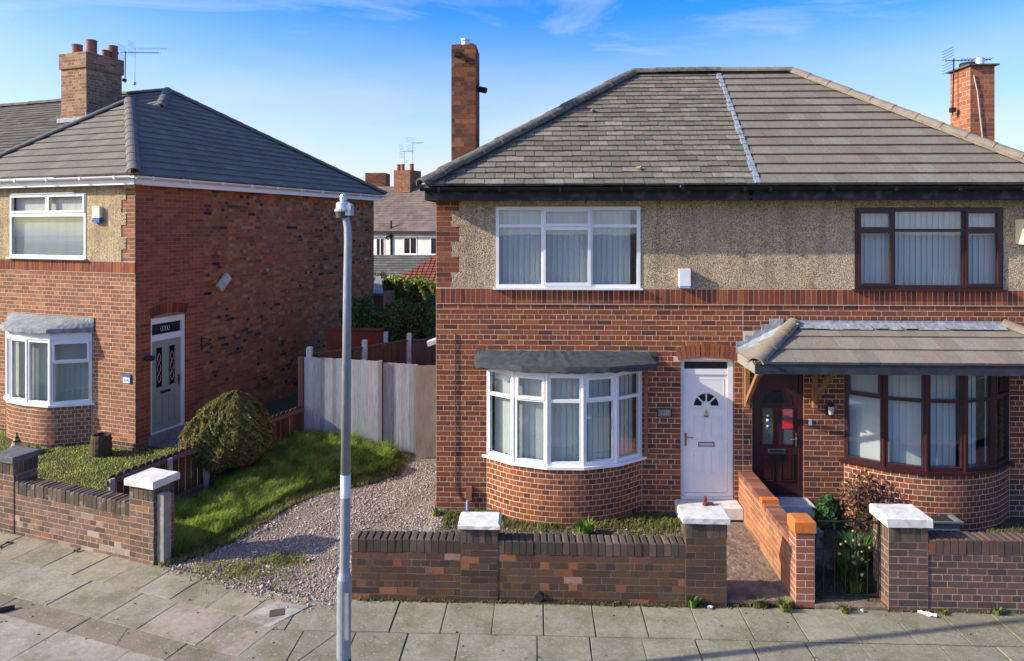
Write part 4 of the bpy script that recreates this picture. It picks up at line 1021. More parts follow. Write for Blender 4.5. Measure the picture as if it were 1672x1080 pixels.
for (x0, x1) in ((.155, .365), (.47, .68)):
    p = MB(); bead(p, x0, x1, .82, 1.44, .022, dm, .022, .012); p.part('glass_surround', M['brownpvc'], lo)
    MB().box(x0 + .022, x1 - .022, .017, .0215, .842, 1.418, m=dm).part('patterned_pane', M['obscure'], lo)
    p = MB(); bead(p, x0, x1, .24, .68, .022, dm, .02, .010); p.box(x0 + .04, x1 - .04, .015, .022, .28, .64, m=dm); p.part('door_panel', M['brownpvc'], lo)
for zz, r in ((1.30, .020), (1.225, .024), (1.13, .018)):
    MB().lathe([(.001, 0), (r * .7, .002), (r, .006), (r * .6, .010), (.001, .012)], 10).part('glass_boss', M['upvc'], lo, ).matrix_local = dm @ T(.26, .017, zz) @ RX(math.pi / 2)
MB().box(.497, .655, .010, .0165, 1.27, 1.40, m=dm).part('notice', M['redpale'], lo, label='pale red notice behind the glass')
MB().box(.495, .657, .008, .0165, 1.095, 1.24, m=dm).part('notice', M['red'], lo, label='bright red notice on the glass')
lb = MB(); lb.box(.265, .545, .012, .022, .695, .765, m=dm); lb.part('letterbox', M['chrome'], lo); MB().box(.285, .525, .008, .0115, .712, .748, m=dm).part('letterbox_slot', M['rubber'], lo)
hd = MB(); hd.box(.700, .725, .006, .022, .80, 1.03, m=dm); hd.bar(dm @ Vector((.712, -.03, .935)), dm @ Vector((.61, -.035, .935)), .009, 8); hd.bar(dm @ Vector((.712, .01, .935)), dm @ Vector((.712, -.03, .935)), .010, 8); hd.part('handle', M['chrome'], lo)
MB().box(3.44, 4.32, F - .30, F + .08, .16, .40, ch=.02).part('doorstep', M['step_white'], hb)
MB().box(3.46, 4.25, F - .75, F - .302, .05, .20, ch=.015).part('lower_step', M['concrete'], hb)
# porch roof
PYE = F - .95; PZE = 2.735; PZW = 3.19; PXL, PXR = 3.19, 8.17; QL, QR = 4.05, 7.34
pr = MB(); pr.add([(PXL, PYE, PZE), (PXR, PYE, PZE), (QR, F - .01, PZW), (QL, F - .01, PZW), (PXL, F - .01, PZE), (PXR, F - .01, PZE)], [(0, 1, 2, 3), (4, 0, 3), (1, 5, 2), (0, 4, 5, 1)], (.16, .14, .11))
porch = pr.part('porch_roof', M['tile_tan'], hb)
roof_tiles(porch, WORLD, [(PXL, PYE, PZE), (PXR, PYE, PZE), (QR, F - .02, PZW - .004), (QL, F - .02, PZW - .004)], .30, .335, .028, 'porch', M['tile_tan'], 60, .003)
roof_tiles(porch, WORLD, [(PXL, F - .02, PZE), (PXL, PYE, PZE), (QL, F - .02, PZW - .004)], .30, .335, .028, 'porch', M['tile_tan'], 0, .003, name='hip_tile')
roof_tiles(porch, WORLD, [(PXR, PYE, PZE), (PXR, F - .02, PZE), (QR, F - .02, PZW - .004)], .30, .335, .028, 'porch', M['tile_tan'], 0, .003, name='hip_tile')
ridge(porch, (PXL - .01, PYE - .02, PZE + .03), (QL, F - .06, PZW + .03), .115, M['ridge_tan'], .44)
ridge(porch, (PXR + .01, PYE - .02, PZE + .03), (QR, F - .06, PZW + .03), .115, M['ridge_tan'], .44)
fb2 = MB(); fb2.box(PXL, PXR, PYE + .02, PYE + .05, PZE - .155, PZE - .012); fb2.part('porch_fascia', M['blackboard'], porch)
MB().box(PXL, PXL + .028, PYE + .051, F - .02, PZE - .16, PZE - .014).part('porch_side_board', M['concrete'], porch)
MB().box(PXL + .03, PXR, PYE + .052, F - .015, PZE - .15, PZE - .13).part('porch_soffit', M['fascia_dark'], porch)
fl = MB(); n = 14
for i in range(n):                                 # lead flashing along the wall
    x0 = QL + .05 + (QR - QL - .1) * i / n; x1 = QL + .05 + (QR - QL - .1) * (i + 1) / n; j = random.uniform(-.012, .012)
    fl.quad((x0, F - .03, PZW + .06), (x1, F - .03, PZW + .06), (x1, F - .034, PZW + .03), (x0, F - .034, PZW + .03)); fl.quad((x0, F - .034, PZW + .03), (x1, F - .034, PZW + .03), (x1, F - .22, PZW - .045 + j), (x0, F - .22, PZW - .045 + j))
fl.part('lead_flashing', M['lead'], porch)
st = MB()
for i in range(5):                                 # stepped lead beside the porch, on the wall
    t = i / 5; x = PXL + .0 + (QL - PXL - .2) * t; z = PZE + .02 + (PZW - PZE) * t
    st.box(x - .02, x + .20, F - .032 + .001 * i, F - .012, z - .03, z + .155)
st.part('stepped_lead', M['lead'], porch)
sc = MB()
for i in range(8):
    t = i / 8; a = Vector((PXL, F - .05, PZE + .03)).lerp(Vector((QL, F - .05, PZW + .03)), t); b = Vector((PXL, F - .05, PZE + .03)).lerp(Vector((QL, F - .05, PZW + .03)), t + .125)
    sc.quad(a + Vector((-.02, .02, .03)), b + Vector((-.02, .02, .03)), b + Vector((.04, -.16, .0)), a + Vector((.04, -.16, .0)))
sc.part('lead_soaker', M['lead'], porch)
for x in (3.335, 4.40):                            # timber brackets under the porch
    g = MB(); g.box(x - .035, x + .035, F - .075, F - .01, 1.86, PZE - .155); g.box(x - .034, x + .034, F - .72, F - .076, PZE - .225, PZE - .157)
    m = T(x, F - .08, 1.93); L = math.hypot(.55, .56); g.box(-.03, .03, 0, .065, 0, L, m=m @ RX(math.atan2(.55, .56))); g.part('porch_bracket', M['timber'], hb)
# wall lantern, bell, cream box, white box, number
wl = thing('wall_lantern', 'black outdoor lantern on the brick wall beside the brown front door', 'lantern', WORLD, (4.62, F - .01, 1.80))
b = MB(); b.box(4.585, 4.655, F - .03, F - .008, 1.74, 1.90); b.tube([(4.62, F - .03, 1.78), (4.62, F - .09, 1.73), (4.62, F - .13, 1.76)], .012, 8); b.part('bracket', M['iron'], wl)
b = MB(); b.lathe([(.03, 0), (.05, .012), (.05, .02)], 6, o=(4.62, F - .13, 1.76)); b.lathe([(.062, .15), (.055, .175), (.02, .21), (.006, .23)], 6, o=(4.62, F - .13, 1.76)); b.part('cap', M['iron'], wl)
MB().lathe([(.036, .02), (.052, .15)], 6, o=(4.62, F - .13, 1.76)).part('glass', M['galv_light'], wl)
MB().box(4.315, 4.362, F - .03, F - .008, 1.575, 1.67, ch=.006).solo('doorbell', M['whitebox'], 'small white doorbell push on the brick right of the brown door', 'doorbell', base=(4.34, F, 1.6))
def alarm(label, frame, m, base, parts):
    t = thing('alarm_box', label, 'alarm box', frame, base)
    for (nm, mat, bx, ch) in parts:
        MB().box(*bx, m=m, ch=ch).part(nm, M[mat], t)
alarm('white alarm box with a pale blue foot, on the pebbledash between the two upstairs windows', WORLD, I4, (2.337, F, 3.9), [('cover', 'whitebox', (2.25, 2.425, F - .12, F - .018, 3.80, 4.07), .0), ('foot', 'paleblue', (2.253, 2.422, F - .117, F - .018, 3.765, 3.799), 0)])
alarm('cream alarm box at the right edge, beside the brown upstairs window', WORLD, I4, (7.66, F, 4.6), [('cover', 'cream', (7.53, 7.80, F - .20, F - .018, 4.47, 4.86), 0)])
pl = thing('house_number_plaque', 'small grey stone plaque with the number 128, beside the white front door', 'number plaque', WORLD, (2.02, F, 1.75))
MB().box(1.914, 2.134, F - .04, F - .006, 1.688, 1.818, ch=0).part('plate', M['plaque'], pl)
b = MB(); bead(b, 1.908, 2.14, 1.682, 1.824, F - .03, I4, .012, .016); b.part('rim', M['rubber'], pl)
link('figures', text_mesh('128', .105, .004, M['plaquetext'], 'figures'), pl, (2.024, F - .043, 1.753), (math.pi / 2, 0, 0))

# roof of the brown house
rf = MB(); rf.add([(3.43, YE, ZE), (8.28, YE, ZE), (5.10, YR, ZR), (3.65, YR, ZR), (8.28, YB + .25, ZE), (3.43, YB + .25, ZE)], [(0, 1, 2, 3), (1, 4, 2), (4, 5, 3, 2)], (.16, .14, .11))
roof_b = rf.part('roof', M['tile_tan'], hb)
roof_tiles(roof_b, WORLD, [(3.44, YE, ZE), (8.28, YE, ZE), (5.10, YR, ZR), (3.66, YR, ZR)], .30, .2885, .034, 'tan', M['tile_tan'], 220, .0025)
roof_tiles(roof_b, WORLD, [(8.28, YE, ZE), (8.28, YB + .25, ZE), (5.10, YR, ZR)], .30, .2885, .034, 'tan', M['tile_tan'], 0, .0025, name='hip_tile')
ridge(roof_b, (8.33, YE - .05, ZE + .05), (5.10, YR, ZR + .05), .115, M['ridge_tan'], .44)
ridge(roof_b, (3.66, YR, ZR + .045), (5.10, YR, ZR + .045), .115, M['ridge_tan'], .40)
mb = MB(); a0, a1 = Vector((8.26, YE, ZE + .045)), Vector((5.10, YR, ZR + .045)); dd = (a1 - a0).normalized(); sd_ = dd.cross(Vector((0, 0, 1))).normalized()
for i in range(30):                                # pale mortar bedding under the hip tiles
    p, q = a0.lerp(a1, i / 30), a0.lerp(a1, (i + 1) / 30); j = random.uniform(.0, .02)
    mb.add([p - sd_ * (.118 + j * .7) - Vector((0, 0, .045)), q - sd_ * (.118 + j * .7) - Vector((0, 0, .045)), q - sd_ * .09 + Vector((0, 0, .015)), p - sd_ * .09 + Vector((0, 0, .015))], [(0, 1, 2, 3)])
    mb.add([p + sd_ * (.118 + j * .7) - Vector((0, 0, .045)), q + sd_ * (.118 + j * .7) - Vector((0, 0, .045)), q + sd_ * .09 + Vector((0, 0, .015)), p + sd_ * .09 + Vector((0, 0, .015))], [(0, 1, 2, 3)])
mb.part('mortar_bedding', M['ridge_tan'], roof_b)
eaves(hb, PX, 8.33, YE - .055, ZE - .02, M['fascia_dark'], M['black'])
c2 = chimney(hb, WORLD, 7.548, 7.966, 12.3, 12.88, 5.0, 7.56, 'chimor', 'mortar_grey')
MB().box(7.50, 8.02, 12.24, 12.94, 7.56, 7.585).part('capping_slate', M['cap_slate'], c2)
MB().lathe([(.13, 0), (.13, .08), (.12, .10)], 14, o=(7.70, 12.62, 7.585)).part('cowl', M['rubber'], c2)
MB().lathe([(.07, 0), (.072, .15), (.06, .16)], 12, o=(7.84, 12.5, 7.585)).part('chimney_pot', M['galv_light'], c2)
MB().tube([(7.60, 12.285, 7.40), (7.66, 12.28, 7.10), (7.76, 12.285, 6.2)], .007, 5).part('aerial_cable', M['step_white'], c2)
MB().tube([(7.70, F - .012, 5.15), (7.705, F - .012, 3.5), (7.70, F - .013, 1.0)], .010, 6).part('cable', M['rubber'], hb)

# ================================================================== HOUSE ON THE LEFT (own frame, corner at the origin)
hl = thing('brick_house', 'brick house at the left with dark grey hip roof and sage green side door', 'house', LEFT, (0, 0, 0), 'houses along the street')
RS = T(0, 0, 0) @ RZ(math.pi / 2)            # local x runs back along the side wall, front faces +x
bl_ = [(-3.62, 0), (-3.42, -.24), (-3.02, -.43), (-2.42, -.49), (-1.82, -.44), (-1.20, 0)]
hol = [(-3.63, -1.335, 4.06, 5.465), (-3.62, -1.2, -.1, 2.70)]
mo = MB(); sheet(mo, I4, -7.0, 0, 0, 5.6, hol); wall_l = mo.part('wall', M['mortar_pink'], hl, label='front wall in sunlit brick')
br = Bricks('brick')
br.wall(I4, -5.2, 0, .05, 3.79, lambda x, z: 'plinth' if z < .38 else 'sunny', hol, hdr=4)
br.soldiers(I4, -5.2, .01, 3.80, 4.03, 'soldier', proud=.016)
for r in range(19):
    z = 4.04 + r * .083; L = .238 if (r // 3) % 2 else .357; cut = .119 if r % 2 else .238
    if z + .08 > 5.6: break
    for (a, b) in ((-cut, 0), (-L, -cut)):
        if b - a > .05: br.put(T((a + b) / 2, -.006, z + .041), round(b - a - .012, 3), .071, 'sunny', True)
MB().box(-5.2, -.002, -.0145, .02, 3.793, 4.033).part('band_mortar', M['mortar_pink'], hl)
br.finish(wall_l, LEFT, 150)
da = MB()
for r in range(7):
    z0 = 4.035 + r * .249; z1 = min(z0 + .249, 5.6)
    if z0 < 5.59: sheet(da, I4, -5.2, -(.359 if r % 2 == 0 else .24), z0, z1, [(-3.63, -1.335, 4.06, 5.465)], y=-.018)
da.part('pebbledash', M['dash_cream'], hl, label='cream pebbledash')
sw = MB(); sheet(sw, RS, 0, 1.78, 0, 5.6, [(.372, 1.294, .1, 2.84)]); side_a = sw.part('side_wall', M['mortar_dull'], hl, label='side wall, dark pointed brick by the corner')
bs = Bricks('brick'); bs.wall(RS, 0, 1.80, 0.02, 5.59, 'side', [(.33, 1.33, 2.84, 3.12), (.372, 1.294, .1, 2.84)], hdr=0, off=.1)
arch(bs, RS, .35, 1.32, 2.85, .06, .215, 'soldier', 12)
bs.finish(side_a, LEFT, 110)
sw = MB(); sheet(sw, RS, 1.78, 9.03, 0, 5.6); side_b = sw.part('side_wall', M['mortar_brown'], hl, label='side wall, rough common brick with black headers')
bs = Bricks('brick')
def pal_c(x, z):
    k = math.sin(x * 1.1 + 1.2 + .9 * math.sin(z * 1.3)) * math.sin(z * 1.9 + .5 + .7 * math.sin(x * .8))
    if random.random() < max(0, .03 + .16 * k): return 'black'
    if random.random() < .02: return 'limed'
    return 'common'
PAL['black'] = palette([(.6, (.055, .038, .032)), (.4, (.11, .06, .045))], jit=.3)
bs.wall(RS, 1.80, 9.03, .02, 5.59, pal_c, hdr=2, cand=False, jt=.010)
bs.finish(side_b, LEFT, 0)
mb = MB(); mb.quad((0, 9.03, 0), (-7, 9.03, 0), (-7, 9.03, 5.6), (0, 9.03, 5.6)); mb.quad((-7, 9.03, 0), (-7, 0, 0), (-7, 0, 5.6), (-7, 9.03, 5.6)); mb.part('rear_wall', M['mortar_brown'], hl)
window(hl, T(-3.625, -.03, 4.085), 2.285, 1.365, [1.17], [], {(0, 0), (1, 0)}, M['upvc'], M['upvc'], bc=(.74, .74, .66), stack=.93, label='white upstairs window with two top lights')
bay(hl, bl_, 1.10, 2.42, M['upvc'], ['single', 'single', 'single', 'single', {(0, 1)}], [.86], .20, M['upvc'], (.56, .58, .50), label='white bay window with pale green blinds')
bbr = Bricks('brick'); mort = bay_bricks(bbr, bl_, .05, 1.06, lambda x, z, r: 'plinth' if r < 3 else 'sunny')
bwall = mort.part('bay_wall', M['mortar_pink'], hl); bbr.finish(bwall, LEFT, 40)
bay_roof(hl, bl_, 2.62, 2.86, .10, M['lead_old'], -.012, .014)
# side door
dm = RS @ T(.372, .035, .42); DW, DHt = .922, 2.42
df = MB(); df.box(0, .06, 0, .09, 0, DHt, m=dm); df.box(DW - .09, DW, 0, .09, 0, DHt, m=dm); df.box(.06, DW - .09, 0, .09, DHt - .13, DHt, m=dm); df.box(.06, DW - .09, .003, .09, 1.93, 2.06, m=dm); df.box(.06, DW - .09, 0, .09, 0, .035, m=dm)
n = 10; df.add([dm @ Vector((DW * i / n, .002, DHt)) for i in range(n + 1)] + [dm @ Vector((DW * i / n, .002, DHt + .05 * math.sin(math.pi * i / n))) for i in range(n + 1)], [(i, i + 1, n + 2 + i, n + 1 + i) for i in range(n)])
door = df.part('door_frame', M['upvc'], hl)
fo = MB().box(.065, DW - .095, .04, .046, 2.06, 2.29, m=dm); fo.part('fanlight', M['darkglass'], door)
orn = MB()
for x in (.34, .40, .46, .52):
    for k in range(8):
        a, b = 2 * math.pi * k / 8, 2 * math.pi * (k + 1) / 8
        orn.bar(dm @ Vector((x + .03 * math.cos(a), .037, 2.17 + .05 * math.sin(a))), dm @ Vector((x + .03 * math.cos(b), .037, 2.17 + .05 * math.sin(b))), .005, 4)
orn.part('ornament', M['creamgrey'], door)
lo = MB().box(.065, DW - .095, .03, .07, .038, 1.925, m=dm).part('side_door', M['sage'], hl, label='sage green door with two leaded glass strips')
for (x0, x1) in ((.165, .355), (.50, .69)):
    p = MB(); bead(p, x0, x1, .93, 1.80, .03, dm, .02, .010); p.part('glass_surround', M['sage'], lo)
    MB().box(x0 + .02, x1 - .02, .024, .029, .95, 1.78, m=dm).part('leaded_pane', M['darkglass'], lo)
    q = MB(); xm = (x0 + x1) / 2
    for s in (-1, 1):
        pts = [dm @ Vector((xm + s * .045 * math.sin(k / 12 * math.pi * 3) * (1 if k else .3), .020, 1.04 + k / 12 * .62)) for k in range(13)]; q.tube(pts, .005, 5)
    q.part('leading', M['galv_light'], lo)
    p = MB(); bead(p, x0, x1, .18, .74, .03, dm, .018, .010); p.part('door_panel', M['sage_dark'], lo)
MB().box(.30, .56, .02, .03, .80, .86, m=dm).part('letterbox', M['rubber'], lo)
hd = MB(); hd.box(.765, .79, .012, .03, .90, 1.12, m=dm); hd.bar(dm @ Vector((.777, -.025, 1.02)), dm @ Vector((.69, -.03, 1.02)), .009, 6); hd.part('handle', M['rubber'], lo)
MB().box(.30, 1.36, -.03, .10, .20, .41, m=RS).part('doorstep', M['concrete'], hl)
# small fittings on the left house
alarm('white and blue alarm box on the cream pebbledash of the left house', LEFT, I4, (-.96, 0, 5.0), [('cover', 'cream', (-1.07, -.865, -.10, -.018, 4.925, 5.165), .02), ('foot', 'blue', (-1.065, -.87, -.098, -.018, 4.83, 4.923), 0)])
am = RS @ T(2.34, 0, 3.455) @ RY(-.75)
alarm('tilted cream box fixed crooked on the dark brick side wall', LEFT, am, (0, 2.34, 3.45), [('cover', 'creamgrey', (-.20, .20, -.11, -.008, -.10, .10), .02), ('seam', 'rubber', (-.06, -.055, -.113, -.11, -.095, .095), 0)])
sl = thing('house_number_sign', 'small blue and white sign reading 214 at the sunny brick corner of the left house', 'sign', LEFT, (-.2, 0, 1.67))
MB().box(-.30, -.105, -.03, -.006, 1.585, 1.755).part('plate', M['blue'], sl)
MB().box(-.297, -.12, -.034, -.0305, 1.588, 1.70).part('panel', M['sign_white'], sl)
link('figures', text_mesh('214', .085, .002, M['blue'], 'figures'), sl, (-.208, -.036, 1.645), (math.pi / 2, 0, 0))
b = MB(); b.box(.20, .34, -.16, -.006, 2.02, 2.10, m=RS, ch=.01); b.box(.215, .325, -.14, -.03, 2.0, 2.018, m=RS); b.solo('side_lamp', M['rubber'], 'black lamp on the brick wall left of the sage green door', 'lamp', LEFT, (0, .27, 2.05))
b = MB(); b.bar(RS @ Vector((1.72, -.02, 2.28)), RS @ Vector((1.72, -.02, 1.98)), .015, 6); b.bar(RS @ Vector((1.72, -.02, 2.24)), RS @ Vector((1.86, -.16, 2.20)), .01, 6); b.bar(RS @ Vector((1.72, -.02, 2.0)), RS @ Vector((1.86, -.16, 2.20)), .01, 6)
b.solo('hanging_bracket', M['iron'], 'empty black iron bracket on the wall right of the sage green door', 'bracket', LEFT, (0, 1.72, 2.1))
# roof of the left house
EZ = 5.78; A_ = (-3.1, 2.55, 7.90); J_ = (-2.95, 3.42, 7.85); M_ = (-4.25, 4.8, 8.65); CC = (.25, -.25, EZ); BB = (.25, 9.3, EZ); EL = (-5.3, -.25, EZ)
rf = MB(); rf.add(c=(.09, .088, .087), vs=[EL, CC, A_, J_, M_, BB, (-7.2, 4.8, 8.65), (-7.2, -.25, EZ), (-7.2, 9.3, EZ), (.25, 3.42, EZ), (-4.25, 3.30, 7.70), (-7.2, 3.3, 7.7)],
    fs=[(0, 1, 2), (1, 9, 3, 2), (9, 5, 4, 3), (5, 8, 6, 4), (0, 2, 3, 10), (10, 3, 4), (11, 10, 4, 6)])
roof_l = rf.part('roof', M['tile_grey'], hl)
roof_tiles(roof_l, LEFT, [EL, CC, A_], .30, .30, .030, 'grey', M['tile_grey'], 60, .002, org=EL)
PA = (.25, 3.42, EZ)
roof_tiles(roof_l, LEFT, [CC, PA, J_, A_], .32, .30, .034, 'grey', M['tile_grey'], 90, .002, org=PA)
roof_tiles(roof_l, LEFT, [PA, BB, M_, J_], .32, .30, .034, 'grey', M['tile_grey'], 150, .002, org=PA)
roof_tiles(roof_l, LEFT, [(-6.5, 3.30, 7.70), (-4.30, 3.30, 7.70), M_, (-6.5, 4.8, 8.65)], .30, .30, .030, 'grey', M['tile_grey'], 0, .002, name='upper_tile')
roof_tiles(roof_l, LEFT, [(-4.30, 3.30, 7.70), (-2.97, 3.38, 7.83), M_], .30, .30, .030, 'grey', M['tile_grey'], 0, .002, name='upper_tile')
ridge(roof_l, (.29, -.29, EZ + .04), (A_[0], A_[1], A_[2] + .04), .125, M['ridge_grey'], .43)
ridge(roof_l, (EL[0], EL[1], EZ + .04), (A_[0], A_[1], A_[2] + .05), .10, M['ridge_grey'], .43)
ridge(roof_l, (J_[0], J_[1] - .1, J_[2] + .03), (M_[0], M_[1], M_[2] + .04), .125, M['ridge_grey'], .43)
ridge(roof_l, (.29, 9.34, EZ + .04), (M_[0], M_[1], M_[2] + .04), .115, M['ridge_grey'], .43)
ridge(roof_l, (-6.5, 4.8, 8.68), (M_[0], M_[1], M_[2] + .03), .105, M['ridge_grey'], .43)
ridge(roof_l, (A_[0] + .02, A_[1], A_[2] + .0), (J_[0], J_[1], J_[2] + .0), .06, M['ridge_grey'], .43)
def gutter_white(m, x0, x1, name='gutter'):
    """local x along the eave, street side at -y"""
    MB().box(x0, x1, -.205, -.18, EZ - .20, EZ - .05, m=m).part('fascia', M['upvc'], hl)
    MB().box(x0, x1, -.1795, -.005, EZ - .197, EZ - .18, m=m).part('soffit', M['upvc'], hl)
    g = MB(); K = 8; r = .056; vs = []
    for x in (x0 - .02, x1 + .02):
        for rr in (r, r - .007):
            for k in range(K + 1): t = math.pi * (1 + k / K); vs.append(m @ Vector((x, -.266 + math.cos(t) * rr, EZ - .03 + math.sin(t) * rr)))
    k1 = K + 1; fs = []
    for k in range(K): fs += [(k, k + 1, 2 * k1 + k + 1, 2 * k1 + k), (k1 + k + 1, k1 + k, 3 * k1 + k, 3 * k1 + k + 1)]
    fs += [(0, k1, 3 * k1, 2 * k1), (K, 2 * k1 + K, 3 * k1 + K, k1 + K)]
    for b in (0, 2 * k1): fs += [(b + k, b + k + 1, b + k1 + k + 1, b + k1 + k) for k in range(K)]
    g.add(vs, fs); x = x0 + .35
    while x < x1: g.box(x - .022, x + .022, -.328, -.207, EZ - .095, EZ - .025, m=m); x += .95
    me = g.mesh(name, M['upvc']); fixn(me); link(name, me, hl)
gutter_white(I4, -5.3, .205)
gutter_white(RS, -.205, 9.25)
cl = chimney(hl, LEFT, -6.36, -5.40, 3.18, 4.28, 6.6, 9.50, 'chimold', 'mortar_grey', 'brick_lime', corbel=1)
for (x, y, r, h, nm) in ((-6.05, 3.42, .135, .30, 0), (-5.58, 3.48, .135, .40, 0), (-5.62, 3.95, .10, .24, 0), (-5.62, 4.18, .13, .42, 1)):
    prof = [(r, -.02), (r * .97, h - .04), (r * 1.04, h - .03), (r * 1.04, h), (r * .85, h), (r * .82, h - .08)]
    if nm: prof = [(r, -.02), (r * .97, h * .45), (r * 1.1, h * .5), (r * 1.1, h * .62), (r * .95, h * .66), (r, h), (r * .8, h)]
    MB().lathe(prof, 14, o=(x, y, 9.50)).part('chimney_pot', M['terracotta'], cl)
MB().box(-6.42, -5.34, 3.10, 3.178, 7.60, 7.72).part('flashing', M['lead'], cl)
mb = MB(); mb.box(-5.398, -5.37, 3.15, 4.3, 7.70, 7.86); mb.part('flashing', M['lead'], cl)

# older neighbour further left: roof with worn dark tiles
hn = thing('brick_house', 'neighbouring house at the far left with a worn older tiled roof behind the chimney', 'house', LEFT, (-9.5, 2.0, 0), 'houses along the street')
mb = MB(); mb.box(-13, -7.01, .1, 9.03, 0, 5.5); mb.part('wall', M['mortar_brown'], hn)
mb = MB(); mb.add([(-13, .0, 5.62), (-4.9, .0, 5.62), (-4.9, 3.2, 7.607), (-6.42, 4.8, 8.60), (-13, 4.8, 8.60), (-7.02, 9.3, 5.6), (-13, 9.3, 5.6), (-7.02, 4.8, 8.6)], [(0, 1, 2, 3, 4), (4, 7, 5, 6)], (.08, .075, .06)); rn = mb.part('roof', M['slate_old'], hn)
roof_tiles(rn, LEFT, [(-12.5, 3.14, 7.57), (-6.40, 3.14, 7.57), (-6.42, 4.8, 8.60), (-12.5, 4.8, 8.60)], .28, .20, .022, 'oldtile', M['slate_old'], 0, .005)
roof_tiles(rn, LEFT, [(-12.5, .0, 5.62), (-5.3, .0, 5.62), (-4.9, 3.14, 7.57), (-12.5, 3.14, 7.57)], .28, .20, .022, 'oldtile', M['slate_old'], 0, .005)
ridge(rn, (-12.5, 4.8, 8.63), (-6.40, 4.8, 8.63), .12, M['ridge_moss'], .44, jit=.006)

# ================================================================== GARDEN WALLS
def cap(parent, x0, x1, y0, y1, z0, z1, mat, m=I4, ch=.015):
    """a cast coping slab with slightly chipped edges"""
    bm = bmesh.new(); n = 7; mb = MB(); P = {}
    def pt(i, j, k):
        key = (i, j, k)
        if key not in P:
            e = .0032; x = x0 + (x1 - x0) * i / n; y = y0 + (y1 - y0) * j / n; z = (z0, z1 - ch, z1)[k]
            if k == 2:
                if i == 0: x += ch
                if i == n: x -= ch
                if j == 0: y += ch
                if j == n: y -= ch
            P[key] = bm.verts.new(m @ Vector((x + random.uniform(-e, e), y + random.uniform(-e, e), z + random.uniform(-e, e) * .6)))
        return P[key]
    for k in (0, 2):
        for i in range(n):
            for j in range(n):
                q = [pt(i, j, k), pt(i + 1, j, k), pt(i + 1, j + 1, k), pt(i, j + 1, k)]; bm.faces.new(q if k else q[::-1])
    for k in (0, 1):
        for i in range(n):
            bm.faces.new([pt(i, 0, k), pt(i + 1, 0, k), pt(i + 1, 0, k + 1), pt(i, 0, k + 1)]); bm.faces.new([pt(i + 1, n, k), pt(i, n, k), pt(i, n, k + 1), pt(i + 1, n, k + 1)])
            bm.faces.new([pt(0, i + 1, k), pt(0, i, k), pt(0, i, k + 1), pt(0, i + 1, k + 1)]); bm.faces.new([pt(n, i, k), pt(n, i + 1, k), pt(n, i + 1, k + 1), pt(n, i, k + 1)])
    me = bpy.data.meshes.new('coping'); bm.to_mesh(me); bm.free(); me.materials.append(M[mat]); return link('coping', me, parent)
def wall_run(parent, frame, x0, x1, y0, y1, z0, z1, pal, cpal, mortar, mat, limit, coph=.17, hdr=3, ends=(1, 1), cplimit=70, rear=True, holes=(), yoff=0):
    """a low brick wall with a course of bricks on edge along the top"""
    core = MB().box(x0, x1, y0, y1, z0, z1 - coph - .008); w_ = core.part('wall_run', M[mortar], parent)
    br = Bricks(mat); zt = z1 - coph - .008
    br.wall(T(0, y0, 0), x0, x1, z0, zt, pal, holes, hdr=hdr, course=.083)
    if ends[1]: br.wall(T(x1, 0, 0) @ RZ(math.pi / 2), y0, y1, z0, zt, pal, hdr=0, cand=False)
    if ends[0]: br.wall(T(x0, 0, 0) @ RZ(-math.pi / 2), -y1, -y0, z0, zt, pal, hdr=0, cand=False)
    if rear: br.wall(T(0, y1, 0) @ RZ(math.pi), -x1, -x0, z0, zt, pal, hdr=hdr, cand=False)
    n = max(1, round((x1 - x0) / .0925)); p = (x1 - x0) / n; keys = {}
    MB().box(x0 + .01, x1 - .01, y0 + .012, y1 - .012, zt, z1 - .022).part('coping_bed', M[mortar], parent)
    for i in range(n):
        ci = random.randrange(22); k = (ci,)
        if k not in keys: keys[k] = MB().box(-p / 2 + .004, p / 2 - .004, y0 - (y0 + y1) / 2 - .006, y1 - (y0 + y1) / 2 + .006, 0, coph, PAL[cpal][ci], ch=.016).mesh('coping_brick', M[mat])
        link('coping_brick', keys[k], w_, (x0 + (i + .5) * p, (y0 + y1) / 2 + random.uniform(-.004, .004), zt + .006 + random.uniform(-.006, .004)), (random.uniform(-.02, .02), random.uniform(-.02, .02), random.uniform(-.02, .02)))
    br.finish(w_, frame, limit); return w_
def pillar(parent, frame, x0, x1, y0, y1, z0, z1, pal, mortar, mat, limit, top=None, faces='flr'):
    core = MB().box(x0, x1, y0, y1, z0, z1); p = core.part('pillar', M[mortar], parent)
    br = Bricks(mat); zt = z1 - (.20 if top else 0)
    br.wall(T(0, y0, 0), x0, x1, z0, zt, pal, hdr=0, off=0)
    if top: br.soldiers(T(0, y0, 0), x0, x1, zt + .004, z1, top, proud=.006)
    for (m, a, b) in ((T(x1, 0, 0) @ RZ(math.pi / 2), y0, y1), (T(x0, 0, 0) @ RZ(-math.pi / 2), -y1, -y0), (T(0, y1, 0) @ RZ(math.pi), -x1, -x0)):
        br.wall(m, a, b, z0, zt, pal, hdr=0, cand=False, off=.05)
        if top: br.soldiers(m, a, b, zt + .004, z1, top, proud=.006)
    br.finish(p, frame, limit); return p
def pal_front(x, z): return 'sooty' if z > .0 else 'plinth'
PAL['sootyred'] = palette([(.62, (.105, .058, .037)), (.26, (.14, .066, .040)), (.09, (.24, .10, .052)), (.03, (.33, .19, .14))], jit=.14)
gf = thing('garden_wall', 'sooty dark brick front wall with two white-capped pillars before the white-doored house', 'wall', WORLD, (0, 8.8, 0), 'brick garden walls along the pavement')
wall_run(gf, WORLD, -2.385, -.985, 8.68, 8.905, -.03, .775, lambda x, z: 'sootyred' if random.random() < .45 else 'sooty', 'coping', 'mortar_dark', 'brick_soot', 75, ends=(1, 0))
